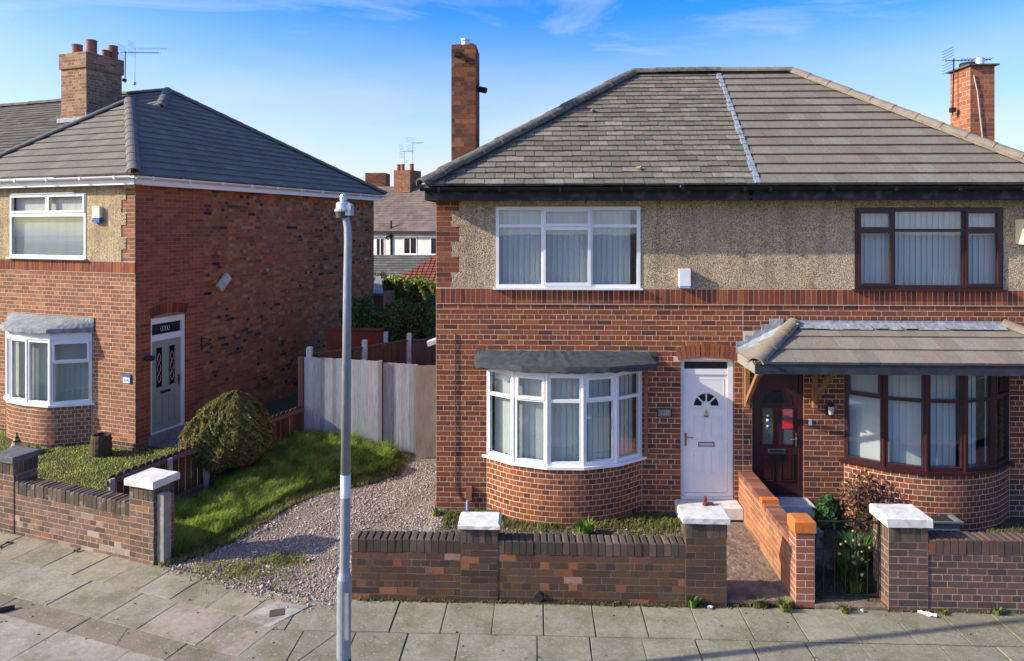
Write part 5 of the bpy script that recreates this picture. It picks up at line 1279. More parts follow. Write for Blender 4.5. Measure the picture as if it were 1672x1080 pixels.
wall_run(gf, WORLD, -.515, 1.845, 8.68, 8.905, -.03, .775, lambda x, z: 'sootyred' if random.random() < .45 else 'sooty', 'coping', 'mortar_dark', 'brick_soot', 140, ends=(0, 0))
pillar(gf, WORLD, -.985, -.515, 8.672, 8.99, -.03, .93, 'sooty', 'mortar_dark', 'brick_soot', 30, 'coping')
pillar(gf, WORLD, 1.845, 2.352, 8.672, 8.93, -.03, 1.045, 'sooty', 'mortar_dark', 'brick_soot', 35, 'coping')
cap(gf, -1.02, -.48, 8.62, 9.02, .93, 1.0, 'cap_white', ch=.03); cap(gf, 1.80, 2.385, 8.62, 8.98, 1.045, 1.125, 'cap_white')
MB().lathe([(.052, 0), (.058, .0), (.058, .05), (.05, .05)], 12).part('drain_hole', M['rubber'], gf).matrix_local = T(-.0, 8.676 - 8.8, .085) @ RX(math.pi / 2)

go_ = thing('garden_wall', 'new orange brick dividing wall running from the pavement to the two front doors', 'wall', WORLD, (3.32, 9.9, 0), 'brick garden walls along the pavement')
LF = T(3.21, 0, 0) @ RZ(-math.pi / 2)
mb = MB(); mb.box(3.21, 3.435, 9.96, F - .02, 0, .75); mb.box(3.21, 3.435, 8.92, 9.96, 0, .71); wo_ = mb.part('wall_run', M['mortar_grey'], go_)
br = Bricks('brick'); br.wall(LF, -(F - .02), -8.92, 0, .705, 'orange', hdr=0); br.wall(LF, -(F - .02), -9.96, .708, .75, 'orange', hdr=0, course=.04, cand=False)
br.wall(T(3.435, 0, 0) @ RZ(math.pi / 2), 8.92, F - .02, 0, .72, 'orange', hdr=0, cand=False)
br.finish(wo_, WORLD, 190)
for (ya, yb, zt) in ((8.925, 9.955, .71), (9.965, F - .02, .75)):
    n = round((yb - ya) / .078); p = (yb - ya) / n; MB().box(3.215, 3.43, ya + .01, yb - .01, zt + .001, zt + .06).part('coping_bed', M['mortar_grey'], go_)
    keys = {}
    for i in range(n):
        ci = random.randrange(22)
        if ci not in keys: keys[ci] = MB().box(-.118, .118, -p / 2 + .005, p / 2 - .005, 0, .072, PAL['orangetop'][ci], ch=.008).mesh('coping_brick', M['brick'])
        link('coping_brick', keys[ci], wo_, (3.322, ya + (i + .5) * p, zt + .002 + random.uniform(-.002, .002)))
MB().box(3.20, 3.442, 9.955, 10.06, .755, .842, PAL['orangecap'][2], ch=.008).part('step_brick', M['brick'], go_)
PAL['pier'] = palette([(.7, (.27, .105, .066)), (.3, (.22, .085, .058))])
pillar(go_, WORLD, 3.205, 3.438, 8.68, 8.915, 0, .93, 'pier', 'mortar_pink', 'brick', 30)
MB().box(3.19, 3.452, 8.665, 8.93, .932, 1.085, PAL['orangecap'][3], ch=.022).part('coping', M['brick'], go_)

gr = thing('garden_wall', 'dark purple brick wall at the right with one white-capped pillar by the iron gate', 'wall', WORLD, (6, 8.8, 0), 'brick garden walls along the pavement')
PAL['purple'] = palette([(.45, (.13, .075, .06)), (.3, (.10, .066, .056)), (.15, (.085, .062, .055)), (.1, (.19, .09, .06))])
wall_run(gr, WORLD, 4.80, 8.4, 8.655, 8.88, -.03, .90, 'purple', 'purple', 'mortar_grey', 'brick_soot', 170, ends=(0, 1), coph=.19)
pillar(gr, WORLD, 4.318, 4.80, 8.645, 9.02, -.03, 1.05, 'purple', 'mortar_grey', 'brick_soot', 40, 'coping')
cap(gr, 4.285, 4.835, 8.60, 9.06, 1.05, 1.165, 'cap_white')

gl = thing('garden_wall', 'weathered brick wall at the left with pale limed patches and a white-capped end pillar', 'wall', LEFT, (2, -3, 0), 'brick garden walls along the pavement')
def pal_l(x, z):
    if z < .42 - .12 * math.sin(x * 2) and random.random() < .5: return 'limed'
    return 'lwall'
wall_run(gl, LEFT, 1.01, 3.40, -3.06, -2.83, -.03, .82, pal_l, 'coping', 'mortar_grey', 'brick_lime', 130, ends=(0, 0), coph=.19)
wall_run(gl, LEFT, -5.0, .55, -3.06, -2.83, -.03, .82, pal_l, 'coping', 'mortar_grey', 'brick_lime', 40, ends=(0, 0), coph=.19)
pillar(gl, LEFT, 3.40, 3.845, -3.075, -2.715, -.03, 1.085, 'lwall', 'mortar_grey', 'brick_lime', 45, 'coping')
pillar(gl, LEFT, .55, 1.01, -3.075, -2.70, -.03, 1.10, 'lwall', 'mortar_grey', 'brick_lime', 40, 'coping')
cap(gl, 3.36, 3.90, -3.13, -2.66, 1.085, 1.185, 'cap_white'); cap(gl, .52, 1.04, -3.11, -2.67, 1.10, 1.195, 'cap_slate', ch=.008)
MB().box(3.862, 3.985, -3.03, -2.90, -.05, 1.0, ch=.02).solo('gate_post', M['concrete'], 'grey concrete post against the white-capped pillar of the left wall', 'post', LEFT, (3.92, -2.96, 0))

# ================================================================== FENCES
PAL['greywood'] = palette([(.6, (.335, .35, .345)), (.4, (.275, .29, .285))], jit=.16)
PAL['brownwood'] = palette([(.6, (.085, .040, .026)), (.4, (.065, .032, .022))], jit=.15)
PAL['tanwood'] = palette([(.6, (.15, .10, .065)), (.4, (.12, .08, .055))], jit=.15)
PAL['redwood'] = palette([(1, (.23, .055, .025))], jit=.1)
PAL['gatewood'] = palette([(.6, (.22, .185, .15)), (.4, (.19, .16, .13))], jit=.1)
def fence_boards(parent, p, q, zb, zt, bw, th, pal, mat, round_top=0, over=.01, yoff=0.0, name='board', wob=.0):
    """upright boards from p to q; zb, zt are (start, end) heights"""
    p, q = Vector((*p, 0)), Vector((*q, 0)); d = q - p; L = d.length; ang = math.atan2(d.y, d.x); n = max(1, round(L / bw)); w = L / n; cache = {}
    for i in range(n):
        t = (i + .5) / n; z0 = zb[0] + (zb[1] - zb[0]) * t; z1 = zt[0] + (zt[1] - zt[0]) * t + random.uniform(-.006, .006)
        ci = random.randrange(22); h = round(z1 - z0, 2); key = (ci, h)
        if key not in cache:
            mb = MB()
            if round_top:
                r = w / 2 * .92; prof = [(-r, 0), (r, 0), (r, h - r * .55)] + [(r * math.cos(a), h - r * .55 + r * .55 * math.sin(a)) for a in (math.pi / 6, math.pi / 3, math.pi / 2, 2 * math.pi / 3, 5 * math.pi / 6)] + [(-r, h - r * .55)]
                mb.prism([(x, 0, z) for x, z in prof], (0, th, 0), PAL[pal][ci])
            else: mb.box(-w / 2 + .002, w / 2 - .002 + over, 0, th, 0, h, PAL[pal][ci])
            me = mb.mesh(name, mat); fixn(me); cache[key] = me
        c = p + d * t; m = RZ(ang) @ Vector((0, yoff + (i % 2) * .004, 0))
        link(name, cache[key], parent, (c.x + m.x, c.y + m.y, z0), (0, random.uniform(-wob, wob), ang + .07))
f1 = thing('fence', 'low dark brown fence with rounded board tops between the lawn and the long grass', 'fence', LEFT, (2.5, -.5, 0), 'wooden fences')
A1, B1 = (2.38, -2.55), (2.76, 1.72)
fence_boards(f1, A1, B1, (.04, .2), (.89, .99), .125, .018, 'brownwood', M['wood_brown'], 1, yoff=.02)
m = T(A1[0], A1[1], 0) @ RZ(math.atan2(B1[1] - A1[1], B1[0] - A1[0])); L = math.hypot(B1[0] - A1[0], B1[1] - A1[1])
mb = MB(); mb.box(-.05, L, -.035, .018, .77, .835, (.13, .10, .08), m=m @ RY(-.022)); mb.part('top_rail', M['wood_grey'], f1)
mb = MB(); mb.box(-.05, L, -.03, .018, .02, .13, (.12, .085, .06), m=m @ RY(-.04)); mb.part('gravel_board', M['wood_grey'], f1)
for t in (.0, 1.02, 1.75, 2.9): MB().box(t - .04, t + .04, -.075, -.036, .02, .86, (.34, .32, .29), m=m).part('post', M['wood_grey'] if t else M['wood_brown'], f1)
f2 = thing('fence', 'tall weathered silver grey board fence behind the grass mound, its boards bowed', 'fence', WORLD, (-3.7, 14.2, .1), 'wooden fences')
fence_boards(f2, (-4.94, 14.29), (-3.36, 14.225), (.12, .06), (2.0, 1.93), .088, .02, 'greywood', M['wood_grey'], wob=.004)
fence_boards(f2, (-3.25, 14.26), (-2.60, 14.24), (.02, .02), (1.90, 1.87), .09, .02, 'greywood', M['wood_grey'], wob=.012)
MB().box(-3.345, -3.265, 14.20, 14.28, 0, 1.94, (.22, .205, .19)).part('post', M['wood_grey'], f2); MB().box(-2.60, -2.515, 14.20, 14.29, 0, 1.86, (.26, .235, .21)).part('post', M['wood_grey'], f2)
MB().box(-5.06, -4.96, 14.26, 14.36, 0, 2.0, (.16, .075, .05)).part('post', M['wood_brown'], f2, label='reddish brown end post')
MB().box(-4.94, -2.6, 14.31, 14.36, 1.55, 1.63, (.2, .18, .16)).part('rail', M['wood_grey'], f2)
g1 = thing('side_gate', 'pale brown boarded gate between the grey fence and the corner of the white-windowed house', 'gate', WORLD, (-2.1, 13.9, 0))
fence_boards(g1, (-2.50, 13.95), (-1.69, 13.9), (.03, .03), (1.90, 1.92), .20, .025, 'gatewood', M['wood_grey'])
MB().box(-2.5, -1.69, 13.985, 14.03, 1.5, 1.6, (.2, .17, .14)).part('rail', M['wood_grey'], g1)
f3 = thing('fence', 'brown panel fence with white concrete posts stepping back behind the grey fence', 'fence', WORLD, (-3.6, 16, 0), 'wooden fences')
PP = [(-5.0, 14.82), (-4.03, 15.79), (-3.18, 16.80), (-1.9, 17.0)]
for (x, y) in PP[:3]: MB().box(x - .055, x + .055, y - .06, y + .06, 0, 2.12, ch=.02).part('concrete_post', M['step_white'], f3)
for i in range(3):
    a, b = Vector(PP[i]), Vector(PP[i + 1]); d = (b - a).normalized() * .06
    fence_boards(f3, a + d, b - d, (.1, .1), (1.90, 1.93) if i < 2 else (1.90, 1.95), .12, .02, 'tanwood', M['wood_brown'])
    ang = math.atan2((b - a).y, (b - a).x); MB().box(.06, (b - a).length - .06, -.03, .05, 1.925, 1.965, (.13, .085, .05), m=T(a.x, a.y, 0) @ RZ(ang)).part('capping', M['wood_brown'], f3)
f4 = thing('fence', 'bright rust red fence panel behind the brown fence, next to the house corner', 'fence', WORLD, (-4.4, 17.4, 0), 'wooden fences')
fence_boards(f4, (-5.4, 17.33), (-3.97, 17.37), (.2, .2), (2.10, 2.07), .13, .02, 'redwood', M['wood_brown'])
MB().box(-5.4, -3.95, 17.30, 17.42, 2.10, 2.15, (.22, .06, .03)).part('capping', M['wood_brown'], f4); MB().box(-3.94, -3.84, 17.33, 17.43, 0, 2.06).part('concrete_post', M['step_white'], f4)

# ================================================================== LAMP POST
lp = thing('street_lamp', 'slim grey steel street lamp with a small lantern and a white band round its shaft', 'street lamp', WORLD, (-1.955, 6.85, 0))
MB().tube([(-1.962, 6.85, -.01), (-1.962, 6.85, .40)], .0735, 18).part('dark_base', M['rubber'], lp)
MB().tube([(-1.962, 6.85, .40), (-1.957, 6.85, 1.16), (-1.955, 6.85, 1.20), (-1.953, 6.85, 1.27), (-1.953, 6.85, 1.30)], [.0715, .0715, .0705, .052, .050], 20).part('base_section', M['galv'], lp, smooth=False)
MB().box(-1.925, -1.895, 6.772, 6.80, .62, 1.08, ch=0).part('access_door', M['galv_light'], lp)
MB().tube([(-1.953, 6.85, 1.29), (-1.945, 6.85, 2.02)], [.0495, .0493], 18).part('shaft', M['galv'], lp)
MB().tube([(-1.945, 6.85, 2.021), (-1.943, 6.85, 2.25)], [.0505, .0505], 18).part('white_band', M['sticker'], lp)
MB().tube([(-1.943, 6.85, 2.251), (-1.925, 6.85, 4.2), (-1.918, 6.85, 4.60), (-1.922, 6.85, 4.74), (-1.940, 6.85, 4.83), (-1.955, 6.85, 4.86)], [.049, .041, .039, .038, .036, .034], 18).part('shaft', M['galv'], lp, smooth=True)
MB().lathe([(.045, -.07), (.062, -.062), (.07, -.005), (.066, 0)], 16, o=(-1.975, 6.85, 4.90)).part('lens', M['obscure'], lp)
lant = MB(); lant.lathe([(.088, 0), (.09, .022), (.076, .03), (.07, .085), (.045, .10), (.02, .105)], 20, o=(-1.965, 6.85, 4.90)); lant.box(-1.93, -1.875, 6.79, 6.91, 4.86, 4.985, ch=.02); lant.part('lantern', M['galv_light'], lp)
MB().lathe([(.03, 0), (.038, .012), (.038, .04), (.03, .065), (.012, .075)], 14, o=(-1.965, 6.85, 5.005)).part('photocell', M['galv_light'], lp)

# ================================================================== PLANTS
def leaves(P, Nn, size, cols, asp=1.6, tilt=.8):
    """one small bent leaf per point: returns V, F, colours"""
    n = len(P); a = Nn + rng.normal(0, tilt, (n, 3)); a /= np.linalg.norm(a, axis=1)[:, None] + 1e-9
    r = rng.normal(0, 1, (n, 3)); u = np.cross(a, r); u /= np.linalg.norm(u, axis=1)[:, None] + 1e-9; v = np.cross(a, u)
    s = size * rng.uniform(.6, 1.35, (n, 1))
    V = np.stack([P - u * s * asp * .5, P + v * s * .42 + a * s * .1, P + u * s * asp * .5, P - v * s * .42 + a * s * .1], 1).reshape(-1, 3)
    b = np.arange(n)[:, None] * 4; Fq = np.concatenate([b + np.array([[0, 1, 2]]), b + np.array([[0, 2, 3]])], 1).reshape(-1, 3)
    return V, Fq, np.repeat(cols, 2, 0)
def pick(cols, n, j=.22): return np.array(cols)[rng.integers(0, len(cols), n)] * rng.uniform(1 - j, 1 + j, (n, 1))
# the clipped dome of conifer
bx, by = -5.78, 12.55; bz = .26
bt = thing('bush', 'clipped dome-shaped conifer bush with browned underside by the low fence', 'bush', WORLD, (bx, by, bz))
n = 90000; tt = rng.uniform(0, 1, n) ** .9; ph = rng.uniform(0, 2 * np.pi, n)
prof = lambda t: np.interp(t, [0, .12, .28, .5, .7, .85, .94, 1], [.55, .86, 1.0, .92, .74, .50, .30, .05])
lump = lambda ph, t: 1 + .06 * np.sin(ph * 3 + t * 5) + .05 * np.sin(ph * 7 - t * 11 + 1) + .075 * np.sin(ph * 13 + t * 17) * np.sin(t * 21 + ph * 4) + .055 * np.sin(ph * 31 + t * 37) * np.sin(t * 43 + ph * 9)
u = tt; rr = lump(ph, tt) * (1 - np.abs(rng.normal(0, .045, n))); stray = (np.sin(ph * 9 + tt * 31) * np.sin(tt * 27 - ph * 5) > .72) & (rng.uniform(0, 1, n) < .35); rr = np.where(stray, rr + rng.uniform(0, .13, n), rr)
px_ = .78 * prof(tt) * np.cos(ph) * rr + .14 * tt ** 2; py_ = .78 * prof(tt) * np.sin(ph) * rr
pz_ = tt * 1.30 + .03 * np.sin(ph * 5) - .40
P = np.stack([px_, py_, pz_ + .50], -1); Nn = np.stack([np.cos(ph), np.sin(ph), (tt - .35) * 1.6], -1); Nn /= np.linalg.norm(Nn, axis=1)[:, None]
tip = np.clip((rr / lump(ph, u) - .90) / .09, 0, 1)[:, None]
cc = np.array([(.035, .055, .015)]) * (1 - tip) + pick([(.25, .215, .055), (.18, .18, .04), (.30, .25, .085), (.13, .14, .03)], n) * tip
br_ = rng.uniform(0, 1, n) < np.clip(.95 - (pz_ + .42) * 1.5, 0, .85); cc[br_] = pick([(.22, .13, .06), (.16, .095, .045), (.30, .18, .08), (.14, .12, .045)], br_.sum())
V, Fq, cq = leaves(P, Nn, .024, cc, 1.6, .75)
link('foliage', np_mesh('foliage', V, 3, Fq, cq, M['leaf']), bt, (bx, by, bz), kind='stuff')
core = MB(); core.lathe([(.05, .14), (.40, .18), (.62, .42), (.57, .72), (.42, 1.02), (.20, 1.2), (.05, 1.28)], 18, (.02, .024, .01)); core.v = [(x + bx, y + by, z + bz) for x, y, z in core.v]; core.part('dark_core', M['leaf'], bt, kind='stuff')  # solid near-black core: the bush's inner shade put in as colour
st = MB()
for k in range(16):
    a = rng.uniform(0, 6.28); r = rng.uniform(.2, .6); st.bar((bx, by, bz - .1), (bx + r * math.cos(a), by + r * math.sin(a), bz + .4), .016, 5)
st.part('stem', M['twig'], bt)
# hedge
def hedge(name, label, cat, x0, x1, y0, y1, z1, cols, n, seed, size=.06, plume=True, ztop=.2, z0=.1):
    t = thing(name, label, cat, WORLD, ((x0 + x1) / 2, (y0 + y1) / 2, 0)); c = rng
    f = c.uniform(0, 1, n); face = c.integers(0, 4, n)
    X = c.uniform(x0, x1, n); Y = c.uniform(y0, y1, n); Z = c.uniform(z0, 1, n)
    Y = np.where(face < 2, y0 + np.abs(c.normal(0, .10, n)), Y); Z = np.where(face == 2, 1.0, Z); X = np.where(face == 3, np.where(c.uniform(0, 1, n) < .5, x0, x1), X)
    top = z1 + ztop * np.sin(X * 4.3 + seed) * np.sin(X * 1.7 + Y) + ztop * .5 * np.sin(X * 11 + seed * 2 + Y * 5) + c.normal(0, .05, n)
    bulge = .16 * np.sin(X * 9 + seed) * np.sin(X * 3.3 + 2 * Z) + .05 * np.sin(Z * 22 + X * 13)
    P = np.stack([X + .05 * np.sin(Z * 17), Y + np.where(face < 2, bulge, 0), Z * top], -1); Nn = np.where((face == 2)[:, None], np.array([[0, 0, 1.]]), np.array([[0, -1., .25]]))
    V, Fq, cq = leaves(P, Nn, size, pick(cols, n, .35), 1.8, .8)
    link('foliage', np_mesh('foliage', V, 3, Fq, cq, M['leaf']), t, (0, 0, 0), kind='stuff')
    MB().box(x0 + .12, x1 - .12, y0 + .22, y1 - .1, .0, z1 - .25, (.012, .016, .008)).part('dark_core', M['leaf'], t, kind='stuff')  # near-black filler block, painted shade for the inside of the foliage
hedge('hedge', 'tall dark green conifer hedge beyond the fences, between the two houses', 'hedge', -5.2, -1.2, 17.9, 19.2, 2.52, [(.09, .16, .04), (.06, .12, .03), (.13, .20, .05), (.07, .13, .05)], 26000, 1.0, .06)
hedge('shrub', 'yellow green leafy shrub rising sunlit behind the dark hedge', 'shrub', -6.6, -3.4, 26.8, 28.3, 2.50, [(.26, .29, .045), (.18, .23, .04), (.33, .32, .07), (.11, .16, .03)], 14000, 4.0, .085, ztop=.14, z0=.75)
# garden plants
def clump(name, label, cat, x, y, w_, h, n, cols, size, group=None, upright=True, stems=0, flat=1.0):
    z = float(height(np.array([x]), np.array([y]))[0]) if y > 8.9 else 0.0
    t = thing(name, label, cat, WORLD, (x, y, z), group)
    r = np.sqrt(rng.uniform(0, 1, n)) * w_ / 2; a = rng.uniform(0, 6.28, n); hh = rng.uniform(.08, 1, n) * h * (1 - .45 * (r / (w_ / 2)) ** 2)
    P = np.stack([x + r * np.cos(a), y + r * np.sin(a) * flat, z + hh], -1); Nn = np.stack([np.cos(a) * .6, np.sin(a) * .6 - .3, np.full(n, .7)], -1)
    V, Fq, cq = leaves(P, Nn, size, pick(cols, n, .3), 2.0, .6)
    link('leaves', np_mesh('leaves', V, 3, Fq, cq, M['leaf']), t, (0, 0, 0), kind='stuff')
    st = MB()
    for k in range(max(stems, 4)):
        a = random.uniform(0, 6.28); r = random.uniform(.1, .9) * w_ / 2.4; st.bar((x + r * .15 * math.cos(a), y + r * .15 * math.sin(a), z - .02), (x + r * math.cos(a), y + r * flat * math.sin(a), z + h * random.uniform(.5, .92)), .006, 5)
    st.part('stem', M['twig'], t); return t, z
def strap(name, label, cat, x, y, w_, h, n, cols, group=None, flowers=0, petal=(.85, .83, .78), wid=.012):
    z = float(height(np.array([x]), np.array([y]))[0]) if y > 8.9 else 0.0
    t = thing(name, label, cat, WORLD, (x, y, z), group); mb = MB()
    for k in range(n):
        a = random.uniform(0, 6.28); r = random.uniform(0, 1) ** .6 * w_ / 2; bx_, by_ = x + r * .6 * math.cos(a), y + r * .6 * math.sin(a); hh = h * random.uniform(.6, 1.05); lean = random.uniform(.1, .6) * hh; d = Vector((math.cos(a), math.sin(a), 0)); s = Vector((-d.y, d.x, 0)) * wid * random.uniform(.6, 1.3)
        p = Vector((bx_, by_, z)); c = random.choice(cols); kk = random.uniform(.75, 1.25); c = tuple(v * kk for v in c)
        m1 = p + d * lean * .35 + Vector((0, 0, hh * .65)); e = p + d * lean + Vector((0, 0, hh * random.uniform(.8, 1)))
        mb.add([p - s, p + s, m1 + s, m1 - s, e], [(0, 1, 2, 3), (3, 2, 4)], c)
    mb.part('leaves', M['leaf'], t, kind='stuff')
    for k in range(flowers):
        a = random.uniform(0, 6.28); r = random.uniform(.2, .9) * w_ / 2; p = Vector((x + r * math.cos(a), y + r * math.sin(a), z + h * random.uniform(.75, 1.15))); fm = MB()
        for q in range(6):
            b = q * math.pi / 3; e = Vector((math.cos(b) * .023, -.010, math.sin(b) * .023)); s = Vector((-math.sin(b) * .009, 0, math.cos(b) * .009))
            fm.add([p, p + e * .6 + s, p + e, p + e * .6 - s], [(0, 1, 2, 3)], petal)
        fm.lathe([(.001, -.012), (.010, -.008), (.012, .004), (.006, .012)], 6, (.75, .5, .08), o=tuple(p + Vector((0, -.008, 0))))
        fm.part('flower', M['petal'], t)
    return t
clump('shrub', 'dark glossy green shrub beside the step of the brown front door', 'shrub', 4.46, 10.75, .34, .50, 900, [(.03, .085, .02), (.05, .12, .03), (.02, .055, .015)], .055, 'plants in the front garden')
t, z = clump('shrub', 'thin reddish bronze shrub with small leaves in front of the brown bay', 'shrub', 4.93, 10.70, .62, .95, 750, [(.15, .07, .045), (.10, .05, .04), (.20, .10, .05), (.12, .10, .04)], .038, 'plants in the front garden', stems=26)
strap('flowering_plant', 'leafy plant with small pale blue flowers behind the iron gate', 'plant', 4.42, 9.75, .58, .36, 420, [(.06, .12, .035), (.045, .095, .03), (.08, .14, .05)], 'plants in the front garden', 5, (.45, .50, .75))
strap('flowering_plant', 'bright green leafy plant behind the iron gate, next to the white-capped pillar', 'plant', 4.85, 9.75, .60, .36, 420, [(.12, .20, .035), (.16, .23, .05), (.09, .16, .03)], 'plants in the front garden', 0)
strap('flowering_plant', 'cream flowering clump low behind the iron gate', 'plant', 4.08, 9.25, .50, .36, 380, [(.08, .14, .03), (.06, .11, .025), (.11, .17, .04)], 'plants in the front garden', 6, (.75, .68, .55))
strap('flowering_plant', 'low dark green clump just inside the iron gate by the pillar foot', 'plant', 4.08, 8.98, .34, .28, 220, [(.09, .14, .03), (.05, .095, .02)], 'plants in the front garden', 2, (.88, .88, .86))
for x, y, lab in ((5.02, 9.6, 'white snowdrops left of the plastic trough, behind the right-hand wall'), (5.4, 9.7, 'white snowdrops in front of the middle of the plastic trough'), (6.62, 10.1, 'yellow green spring shoots right of the plastic trough, below the brown bay')):
    strap('flowering_plant', lab, 'plant', x, y, .26 if x < 6 else .42, .22, 50, [(.12, .18, .04), (.18, .22, .06)] if x < 6 else [(.26, .28, .06), (.18, .23, .05)], 'spring flowers behind the right-hand wall', 4 if x < 6 else 0, (.85, .86, .82), .009)
strap('weed', 'bright green weed tuft at the foot of the white bay', 'weed', .70, 10.30, .34, .26, 110, [(.12, .21, .03), (.17, .25, .045), (.08, .15, .025)], 'weeds', 0, wid=.016)
strap('weed', 'small green weed at the right end of the sooty front wall, on the pavement edge', 'weed', 1.93, 8.64, .16, .15, 60, [(.13, .22, .035), (.09, .16, .03)], 'weeds', wid=.012)
strap('weed', 'weed growing at the foot of the orange brick pier', 'weed', 3.05, 8.62, .26, .14, 80, [(.16, .20, .05), (.20, .22, .07)], 'weeds', wid=.010)
strap('weed', 'mossy weeds in the path opening between the two brick pillars', 'weed', 2.75, 8.72, .42, .09, 120, [(.15, .15, .05), (.11, .13, .035)], 'weeds', wid=.009)
strap('weed', 'weed under the iron gate on the threshold', 'weed', 3.78, 8.60, .20, .10, 50, [(.17, .19, .06), (.12, .16, .035)], 'weeds', wid=.010)
strap('weed', 'weed beside the crumpled white paper on the pavement', 'weed', 4.96, 8.60, .14, .06, 40, [(.15, .20, .05), (.11, .16, .035)], 'weeds', wid=.010)
strap('weed', 'small weed at the foot of the purple brick wall near the right edge', 'weed', 5.62, 8.62, .14, .10, 40, [(.14, .20, .04)], 'weeds', wid=.010)
strap('weed', 'weed at the left corner of the white-windowed house by the stone flag', 'weed', -1.62, 10.95, .26, .12, 70, [(.16, .20, .05), (.10, .15, .03)], 'weeds', wid=.010)
strap('weed', 'green leaves of a daisy patch beside the bay of the left house', 'weed', *LW(-1.75, -.72).to_2d(), .34, .14, 90, [(.15, .22, .05), (.20, .25, .07)], 'weeds', wid=.016)
strap('weed', 'dry weed at the left foot of the sooty front wall', 'weed', .95, 8.65, .2, .06, 40, [(.17, .15, .06)], 'weeds', wid=.008)
# moss and dirt rubble along the wall feet
X = np.concatenate([rng.uniform(-2.3, 2.4, 1500), rng.uniform(2.4, 4.3, 1500), rng.uniform(4.3, 8, 700)]); Y = 8.66 - np.abs(rng.normal(0, .022, len(X))) + np.where((X > 2.4) & (X < 4.3), .06, 0)
blades('edge_moss', X, Y, .012, .045, [(.13, .14, .04), (.10, .09, .04), (.16, .17, .06), (.09, .075, .05)], wid=.008, z=np.zeros(len(X)))

# path of the white-doored house and threshold strips
pa = MB(); n1, n2 = 14, 40; vs = []
for j in range(n2 + 1):
    for i in range(n1 + 1):
        x = 2.36 + .85 * i / n1; y = 8.72 + 2.2 * j / n2; vs.append((x, y, .045 + .033 * (y - 8.7) + random.uniform(-.006, .006)))
pa.add(vs, [(j * (n1 + 1) + i, j * (n1 + 1) + i + 1, (j + 1) * (n1 + 1) + i + 1, (j + 1) * (n1 + 1) + i) for j in range(n2) for i in range(n1)])
pa.add([(2.36, 8.72, -.03), (3.21, 8.72, -.03), (3.21, 8.72, .046), (2.36, 8.72, .046)], [(0, 1, 2, 3)]); pa.solo('garden_path', M['path'], None, None, kind='structure')
pa = MB(); vs = []
for j in range(31):
    for i in range(9): x = 3.44 + .70 * i / 8; y = 8.74 + 1.7 * j / 30; vs.append((x, y, .03 + .06 * (y - 8.7) + random.uniform(-.006, .006)))
pa.add(vs, [(j * 9 + i, j * 9 + i + 1, (j + 1) * 9 + i + 1, (j + 1) * 9 + i) for j in range(30) for i in range(8)]); pa.add([(3.44, 8.74, -.03), (4.14, 8.74, -.03), (4.14, 8.74, .032), (3.44, 8.74, .032)], [(0, 1, 2, 3)])
pa.solo('garden_path', M['path'], None, None, kind='structure')
mb = MB(); mb.box(3.44, 4.31, 8.66, 8.76, -.03, .05, ch=.015); mb.solo('threshold_strip', M['path'], None, None, kind='structure')
MB().box(-.33, .33, -.27, .27, 0, .05, (.25, .255, .21), m=T(-1.42, 10.35, .06) @ RZ(.06), ch=.008).solo('stone_flag', M['slab'], 'loose grey stone flag on the gravel behind the left white-capped pillar', 'stone flag', base=(-1.42, 10.35, .06))
MB().box(-.16, .16, -.17, .17, 0, .05, (.22, .21, .18), m=T(-.98, 10.4, .06) @ RZ(.2), ch=.008).solo('stone_flag', M['slab'], 'small broken flag just behind the left white-capped pillar', 'stone flag', base=(-.98, 10.4, .06))
# stop tap cover in a pale slab
sp = [gz(390, 1011, .004), gz(440, 1024, .004), gz(505, 990, .004), gz(452, 982, .004)]
mb = MB(); mb.add([(*p.to_2d(), -.02) for p in sp] + [(*p.to_2d(), .007) for p in sp], [(4, 5, 6, 7), (0, 1, 5, 4), (1, 2, 6, 5), (2, 3, 7, 6), (3, 0, 4, 7)], (.42, .405, .35)); me = mb.mesh('pale_slab', M['slab']); fixn(me)
o = bpy.data.objects.new('pale_slab', me); col.objects.link(o); o['kind'] = 'structure'
c = gz(452, 1001, .008); MB().box(-.085, .085, -.075, .075, 0, .006, m=T(c.x, c.y, .008) @ RZ(.35)).solo('stop_tap_cover', M['twig'], 'small rusty metal cover set in the pale square slab by the gravel', 'cover', base=tuple(c))

# ================================================================== SMALL THINGS
# iron gate
ig = thing('garden_gate', 'low black wrought iron gate between the orange pier and the white-capped pillar', 'gate', WORLD, (3.86, 8.85, .05))
GX0, GX1, GY = 3.47, 4.29, 8.83
mb = MB()
for z in (.10, .66, 1.02): mb.box(GX0, GX1, GY - .008, GY + .008, z - .008, z + .008)
for x in (GX0, GX1): mb.box(x - .010, x + .010, GY - .012, GY + .012, .07, 1.04)
mb.bar((GX0, GY, .80), (GX0, GY, 1.0), .008, 4); mb.part('gate_frame', M['iron'], ig)
for i in range(1, 6):
    x = GX0 + (GX1 - GX0) * i / 6; MB().box(x - .006, x + .006, GY - .0065, GY + .0065, .108, .70 if i % 2 else 1.01).part('bar', M['iron'], ig)
for s in (-1, 1):
    mb = MB()
    cxg = (GX0 + GX1) / 2 + s * .205; mb.tube([(cxg + s * .19, GY + .001, 1.0)] + [(cxg + s * (.17 * math.cos(a * .4)), GY + .001, .70 + .29 * math.sin(a * .4)) for a in range(4, -1, -1)], .0055, 5)
    mb.tube([(cxg + .07 * math.cos(k * .5), GY + .001, .84 + .07 * math.sin(k * .5)) for k in range(13)], .005, 5)
    mb.part('scroll', M['iron'], ig)
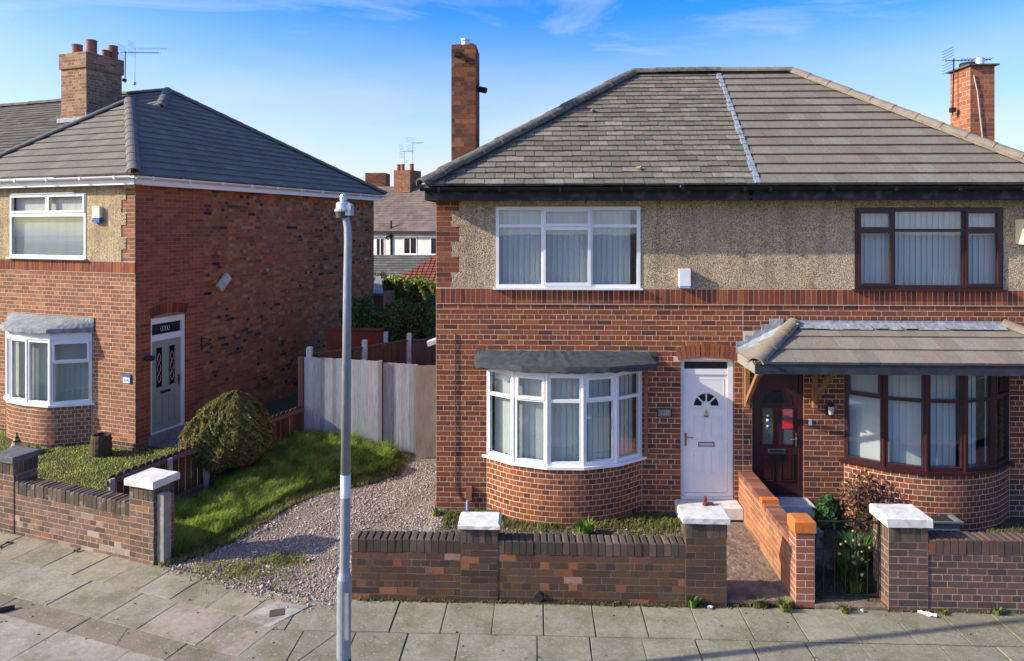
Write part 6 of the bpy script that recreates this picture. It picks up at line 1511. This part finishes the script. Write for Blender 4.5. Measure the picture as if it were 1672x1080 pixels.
# plastic trough and vents
TZ = T(0, .22, .10)
tr = thing('planter_trough', 'shallow blue grey plastic trough under the brown bay window, behind the right-hand wall', 'trough', WORLD, (5.75, 10.25, .15))
mb = MB(); mb.box(5.30, 6.20, 10.12, 10.42, .17, .185, m=TZ); mb.box(5.30, 6.20, 10.12, 10.14, .185, .30, m=TZ); mb.box(5.30, 6.20, 10.40, 10.42, .185, .30, m=TZ); mb.box(5.30, 5.32, 10.141, 10.399, .185, .30, m=TZ); mb.box(6.18, 6.20, 10.141, 10.399, .185, .30, m=TZ); mb.part('tub', M['trough'], tr)
mb = MB(); mb.box(5.26, 6.24, 10.08, 10.119, .29, .31, m=TZ); mb.box(5.26, 6.24, 10.421, 10.46, .29, .31, m=TZ); mb.box(5.26, 5.299, 10.12, 10.42, .29, .31, m=TZ); mb.box(6.201, 6.24, 10.12, 10.42, .29, .31, m=TZ); mb.part('rim', M['trough'], tr)
mb = MB()
for i in range(24): mb.box(5.335 + i * .035, 5.355 + i * .035, 10.15, 10.39, .262, .275, m=TZ)
mb.part('grating', M['rubber'], tr)
MB().box(4.60, 4.83, F - .03, F - .008, .22, .40).part('air_vent', M['rubber'], hb)
# log planter
lg = thing('log_planter', 'hollow rustic log planter standing on the lawn at the corner of the left house', 'planter', LEFT, (-.42, -.42, .2))
prof = [(.165, 0), (.185, .10), (.19, .25), (.182, .42), (.17, .47), (.145, .47), (.14, .36), (.02, .34)]
b = MB(); b.lathe(prof, 20, o=(-.42, -.42, .17)); b.v = [(x + random.uniform(-.008, .008), y + random.uniform(-.008, .008), z + random.uniform(-.008, .008)) for x, y, z in b.v]; b.part('hollow_log', M['log'], lg)
MB().lathe([(.15, .33), (.10, .36), (.02, .37)], 12, o=(-.42, -.42, .17)).part('soil', M['soil'], lg)
for zz in (.13, .36): MB().lathe([(.192, zz), (.197, zz + .01), (.192, zz + .02), (.186, zz + .01)], 20, o=(-.42, -.42, .17)).part('band', M['twig'], lg)
# garden ornament
gn = thing('garden_ornament', 'small yellow and black striped ornament on the lawn at the far left', 'ornament', LEFT, (-2.3, -.78, .2))
b = MB(); prev = None
rz = [(.085, 0), (.105, .05), (.10, .12), (.085, .17)]
b.lathe(rz, 12, (.55, .53, .48), o=(-2.3, -.78, .19)); b.part('body', M['figurine'], gn)
b = MB()
for k in range(6):
    r0, r1 = .085 - k * .013, .085 - (k + 1) * .013; b.lathe([(r0, .17 + k * .038), (r1, .17 + (k + 1) * .038)], 12, (.50, .33, .07) if k % 2 == 0 else (.03, .022, .015), o=(-2.3, -.78, .19))
b.part('striped_hat', M['figurine'], gn)
b = MB(); b.lathe([(.001, -.035), (.03, -.02), (.036, 0), (.028, .02), (.001, .03)], 10, (.6, .42, .33), o=(-2.3, -.86, .33)); b.part('face', M['figurine'], gn)
b = MB(); b.lathe([(.001, 0), (.04, .01), (.045, .04), (.001, .07)], 8, (.78, .76, .70), o=(-2.12, -.86, .19)); b.solo('pebble', M['figurine'], 'white painted pebble beside the striped ornament', 'stone', LEFT, (-2.12, -.86, .19))
# litter
def litter(x, y, sx_, sy_, label, mat='paper', rz=.3):
    n = 5; vs = [(sx_ * (i / n - .5), sy_ * (j / n - .5), .012 + .02 * math.sin(i * 1.7) * math.cos(j * 2.1) + random.uniform(0, .008)) for j in range(n + 1) for i in range(n + 1)]
    top = len(vs); vs2 = vs + [(a, b, c - .003) for a, b, c in vs]; fs = []
    for j in range(n):
        for i in range(n): a = j * (n + 1) + i; fs += [(a, a + 1, a + n + 2, a + n + 1), (top + a + n + 1, top + a + n + 2, top + a + 1, top + a)]
    b = MB(); b.add([T(x, y, .012) @ RZ(rz) @ Vector(v) for v in vs2], fs); return b.solo('litter', M[mat], label, 'litter', base=(x, y, .01), group='litter on the pavement')
litter(4.74, 8.56, .20, .07, 'crumpled white paper by the foot of the white-capped pillar next to the iron gate', rz=-.5)
litter(2.13, 8.60, .07, .04, 'small pale scrap near the right end of the sooty front wall')
litter(3.98, 8.60, .05, .03, 'tiny pale scrap in front of the iron gate', rz=.8)
q = LW(2.45, -3.14); litter(q.x, q.y, .09, .05, 'pale green scrap at the foot of the weathered left wall', 'obscure', .6)
q = LW(1.28, -3.32); b = MB(); b.tube([(q.x + .05, q.y + .02, .015), (q.x - .03, q.y + .005, .03), (q.x - .045, q.y - .10, .012), (q.x - .02, q.y - .16, .012)], [.012, .018, .014, .004], 6); b.solo('dry_leaf', M['twig'], 'curled dark leaf lying on the paving near the left wall', 'leaf', base=(q.x, q.y, .01))
b = MB(); b.tube([(-6.95, 8.0, .022), (-6.62, 8.19, .028), (-6.50, 8.28, .024)], [.03, .034, .026], 7); b.solo('rubber_strip', M['rubber'], 'short black rubber strip lying on the paving at the left edge of the picture', 'debris', base=(-6.7, 8.15, .02))
q = gz(400, 952, .01); b = MB(); b.tube([(q.x - .2, q.y + .1, .02), (q.x - .05, q.y - .02, .03), (q.x + .22, q.y - .10, .015)], .007, 5); b.solo('dry_stick', M['ridge_tan'], 'pale dry stick across the edge of the gravel', 'stick', base=tuple(q))
P_ = []
X = rng.uniform(-7.5, 7, 260); Y = rng.uniform(7.0, 8.6, 260); deb = MB()
for x, y in zip(X, Y):
    s = random.uniform(.004, .016); deb.add([(x - s, y - s * .6, .004), (x + s, y - s * .4, .005), (x + s * .7, y + s, .004), (x, y, .004 + s * .9)], [(0, 1, 3), (1, 2, 3), (2, 0, 3)], random.choice([(.05, .04, .03), (.12, .09, .06), (.3, .28, .25), (.08, .09, .03)]))
deb.solo('grit', M['stone'], None, None, kind='stuff')
# red ornament on the white house's doorstep
rg = thing('boot_scraper', 'small dark red cast boot ornament on the doorstep of the white front door', 'ornament', WORLD, (2.66, 10.92, .355))
b = MB(); b.lathe([(.05, 0), (.045, .02), (.018, .05), (.03, .09), (.02, .13), (.004, .15)], 8, (.16, .035, .03), o=(2.63, 10.93, .355)); b.part('figure', M['figurine'], rg)
b = MB(); b.box(2.66, 2.76, 10.90, 10.95, .356, .40, (.07, .05, .045), ch=.012); b.part('foot', M['figurine'], rg)
# security lamp on the corner behind the flank of the white house
sc_ = thing('security_lamp', 'white security lamp sticking out from the left flank of the white-windowed house', 'lamp', WORLD, (-1.9, 12.6, 2.6))
MB().box(-1.76, -1.675, 12.56, 12.66, 2.58, 2.72).part('bracket', M['cream'], sc_); MB().box(-.13, .13, -.07, .07, -.05, .05, m=T(-1.92, 12.60, 2.63) @ RY(-.35), ch=.02).part('lamp_head', M['galv_light'], sc_)
MB().box(-.10, .10, -.055, .055, -.058, -.0505, m=T(-1.92, 12.60, 2.63) @ RY(-.35)).part('glass', M['darkglass'], sc_)

# TV aerials
def aerial(label, frame, base, h, boom, n, ang, mat='iron', dip=0.0, r=.012, s=1.0):
    t = thing('tv_aerial', label, 'aerial', frame, base, 'television aerials on the chimneys'); x, y, z = base
    MB().bar((x, y, z), (x + .02, y, z + h), r, 6).part('mast', M[mat], t)
    m = T(x + .02, y, z + h - .04) @ RZ(ang) @ RY(dip); MB().bar(m @ Vector((-.15 * s, 0, 0)), m @ Vector((boom, 0, 0)), r * .7, 5).part('boom', M[mat], t)
    e = MB()
    for i in range(n):
        xx = .12 * s + (boom - .14 * s) * i / (n - 1); e.bar(m @ Vector((xx, -.12 * s, .01)), m @ Vector((xx, .12 * s, .01)), r * .35, 4)
    for k in (-1, 1):
        for q in range(4): e.bar(m @ Vector((-.10 * s, -.2 * s, k * (.05 + .05 * q) * s)), m @ Vector((-.10 * s, .2 * s, k * (.05 + .05 * q) * s)), r * .35, 4)
    e.part('elements', M[mat], t); MB().box(x - .05, x + .03, y - .05, y + .03, z + .05, z + .13).part('clamp', M[mat], t); return t
aerial('black television aerial clamped to the far side of the big chimney of the left house', LEFT, (-5.30, 4.30, 8.85), .92, .95, 11, math.radians(22))
aerial('second fainter aerial rising just behind the chimney pots of the left house', LEFT, (-5.62, 4.9, 8.9), 1.15, .95, 11, math.radians(20), 'galv', r=.009)
aerial('television aerial on the orange brick chimney at the right', WORLD, (7.44, 12.62, 6.75), 1.02, .62, 9, math.radians(-4))

# ================================================================== BACKGROUND BETWEEN THE HOUSES
REAR = Frame(-7.9, 40, math.radians(-20))
hr = thing('terraced_house', 'white rendered row of houses far behind, seen between the two houses', 'house', REAR, (0, 2, 0), 'houses along the back street')
mb = MB(); sheet(mb, T(7.9, 0, 0), -14, -1, -.1, 4.50, [(-9.80, -9.20, 3.0, 4.05), (-7.90, -7.0, 3.12, 4.12), (-6.12, -5.3, 3.12, 4.12)]); mb.quad((6.9, 0, 0), (6.9, 8, 0), (6.9, 8, 4.5), (6.9, 0, 4.5)); mb.quad((-6.1, 8, 0), (-6.1, 0, 0), (-6.1, 0, 4.5), (-6.1, 8, 4.5)); mb.part('wall', M['render'], hr)
for (a, b, c, d) in ((-9.80, -9.20, 3.0, 4.05), (-7.90, -7.0, 3.12, 4.12), (-6.12, -5.3, 3.12, 4.12)):
    fr = MB(); bars(fr, T(a + 7.9, -.03, c), b - a, d - c, [(b - a) / 2], [], .045, .08, (), .05, .05); wobj = fr.part('window', M['upvc'], hr); MB().box(a + 7.97, b + 7.83, .02, .03, c + .07, d - .07).part('pane', M['darkglass'], wobj); MB().box(a + 7.84, b + 7.96, -.10, -.01, c - .07, c - .003).part('sill', M['cap_white'], wobj)
mb = MB(); mb.add([(-6.3, -0.3, 4.46), (7.1, -0.3, 4.46), (7.1, 3.7, 7.36), (-6.3, 3.7, 7.36), (-6.3, 8.2, 4.4), (7.1, 8.2, 4.4)], [(0, 1, 2, 3), (3, 2, 5, 4)]); rr_ = mb.part('roof', M['bgroof'], hr)
PAL['rear'] = palette([(.5, (.15, .115, .092)), (.3, (.115, .09, .076)), (.2, (.185, .15, .125))], jit=.16)
roof_tiles(rr_, REAR, [(-5.1, -0.3, 4.46), (6.4, -0.3, 4.46), (6.4, 3.7, 7.36), (-5.1, 3.7, 7.36)], .30, .26, .02, 'rear', M['bgroof'], 0, .012)
ridge(rr_, (-1.7, 3.7, 7.38), (5.9, 3.7, 7.38), .13, M['terracotta'], .5)
MB().box(-6.1, 6.9, -.38, -.30, 4.34, 4.44).part('gutter', M['black'], hr)
mb = MB(); mb.tube([(-0.82, -0.07, 5.1), (-0.82, -0.07, 2.6)], .055, 8); mb.part('soil_pipe', M['black'], hr); MB().tube([(-0.82, -0.07, 4.2), (-1.15, -0.07, 4.12), (-1.15, -0.03, 4.0)], .04, 6).part('branch_pipe', M['black'], hr)
cr = chimney(hr, WORLD, -2.55, -1.35, 3.0, 4.4, 6.2, 8.35, 'chim', 'mortar_grey')
for x in (-2.4, -2.1, -1.7, -1.45): MB().lathe([(.14, 0), (.12, .32), (.14, .34), (.14, .40)], 10, o=(x, 3.3 + random.uniform(0, .6), 8.35)).part('chimney_pot', M['terracotta'], cr)
aerial('tall thin aerial on the far chimney between the houses, left of two', REAR, (-2.15, 3.6, 8.4), 1.25, .6, 5, .2, 'galv', r=.025, s=2)
aerial('tall thin aerial on the far chimney between the houses, right of two', REAR, (-1.65, 3.8, 8.4), 1.75, .9, 6, -.3, 'galv', r=.022, s=2)
hr2 = thing('terraced_house', 'further house whose square brown chimney stands left of the far chimney', 'house', WORLD, (-12, 50, 0), 'houses along the back street')
MB().box(-18, -9, 48.5, 55, 0, 4.6).part('wall', M['render'], hr2); mb = MB(); mb.add([(-18, 48.4, 4.6), (-9, 48.4, 4.6), (-9, 51.5, 7.0), (-18, 51.5, 7.0), (-18, 55, 4.6), (-9, 55, 4.6)], [(0, 1, 2, 3), (3, 2, 5, 4)]); mb.part('roof', M['bgroof'], hr2)
chimney(hr2, WORLD, -12.6, -11.1, 49.5, 51, 6.0, 8.65, 'chim', 'mortar_brown')
# outbuildings behind the hedge
g1_ = thing('outbuilding', 'low outbuilding with a grey green tiled roof in front of the white rear houses', 'outbuilding', WORLD, (-8.5, 34, 0), 'outbuildings behind the hedge')
MB().box(-13, -5.5, 33.2, 36.8, 0, 2.2).part('wall', M['render'], g1_); mb = MB(); mb.add([(-13, 33.0, 1.75), (-6.6, 33.0, 1.75), (-5.6, 36.9, 3.15), (-13, 36.9, 3.15), (-13, 38, 1.9), (-5.6, 38, 1.9)], [(0, 1, 2, 3), (3, 2, 5, 4)], (.12, .10, .08)); r_ = mb.part('roof', M['slate_old'], g1_)
PAL['greentile'] = palette([(.6, (.16, .155, .125)), (.4, (.125, .12, .10))], jit=.15)
roof_tiles(r_, WORLD, [(-12, 33.0, 1.78), (-6.6, 33.0, 1.78), (-5.6, 36.9, 3.18), (-12, 36.9, 3.18)], .34, .33, .04, 'greentile', M['slate_old'], 0, .006)
g2_ = thing('outbuilding', 'small white walled outbuilding with a red pantile roof, right of the grey green roof', 'outbuilding', WORLD, (-5.5, 31, 0), 'outbuildings behind the hedge')
MB().box(-6.25, -3, 30.4, 34, 0, 2.28).part('wall', M['render'], g2_); mb = MB(); mb.add([(-6.4, 30.2, 2.30), (-2.8, 30.2, 2.30), (-2.8, 33.4, 3.45), (-4.8, 33.4, 3.45), (-6.4, 34.2, 2.3)], [(0, 1, 2, 3), (0, 3, 4)], (.12, .10, .08)); r_ = mb.part('roof', M['terracotta'], g2_)
PAL['redtile'] = palette([(.6, (.30, .10, .06)), (.4, (.23, .08, .05))], jit=.18)
roof_tiles(r_, WORLD, [(-6.4, 30.2, 2.33), (-2.8, 30.2, 2.33), (-2.8, 33.4, 3.48), (-4.8, 33.4, 3.48)], .22, .32, .05, 'redtile', M['tile_grey'], 0, .004, stag=False, side=.04)
MB().box(-6.42, -2.9, 30.12, 30.19, 2.16, 2.30).part('fascia', M['upvc'], g2_)
g3_ = thing('shed', 'shed with a dark panelled roof just above the hedge, against the left house corner', 'shed', WORLD, (-7, 26, 0))
MB().box(-8, -5.6, 24.6, 26.6, 0, 2.25).part('wall', M['terracotta'], g3_); mb = MB(); mb.prism([(-8.2, 24.4, 2.3), (-5.55, 24.4, 2.3), (-6.2, 26.8, 2.75), (-8.2, 26.8, 2.75)], (0, 0, .05)); mb.part('roof', M['concrete'], g3_)
for i in range(2): mb = MB(); mb.prism([(-7.6 + i * .75, 24.55, 2.40), (-6.9 + i * .75, 24.55, 2.40), (-7.1 + i * .62, 26.6, 2.80), (-7.7 + i * .62, 26.6, 2.80)], (0, 0, .03)); mb.part('roof_panel', M['solar'], g3_)
hedge('shrub', 'bare brownish bramble shrub in front of the grey green outbuilding roof', 'shrub', -8.3, -5.9, 28.0, 29.5, 2.4, [(.17, .15, .06), (.13, .12, .05), (.20, .16, .09), (.10, .12, .04)], 5000, 2.0, .10, ztop=.25)
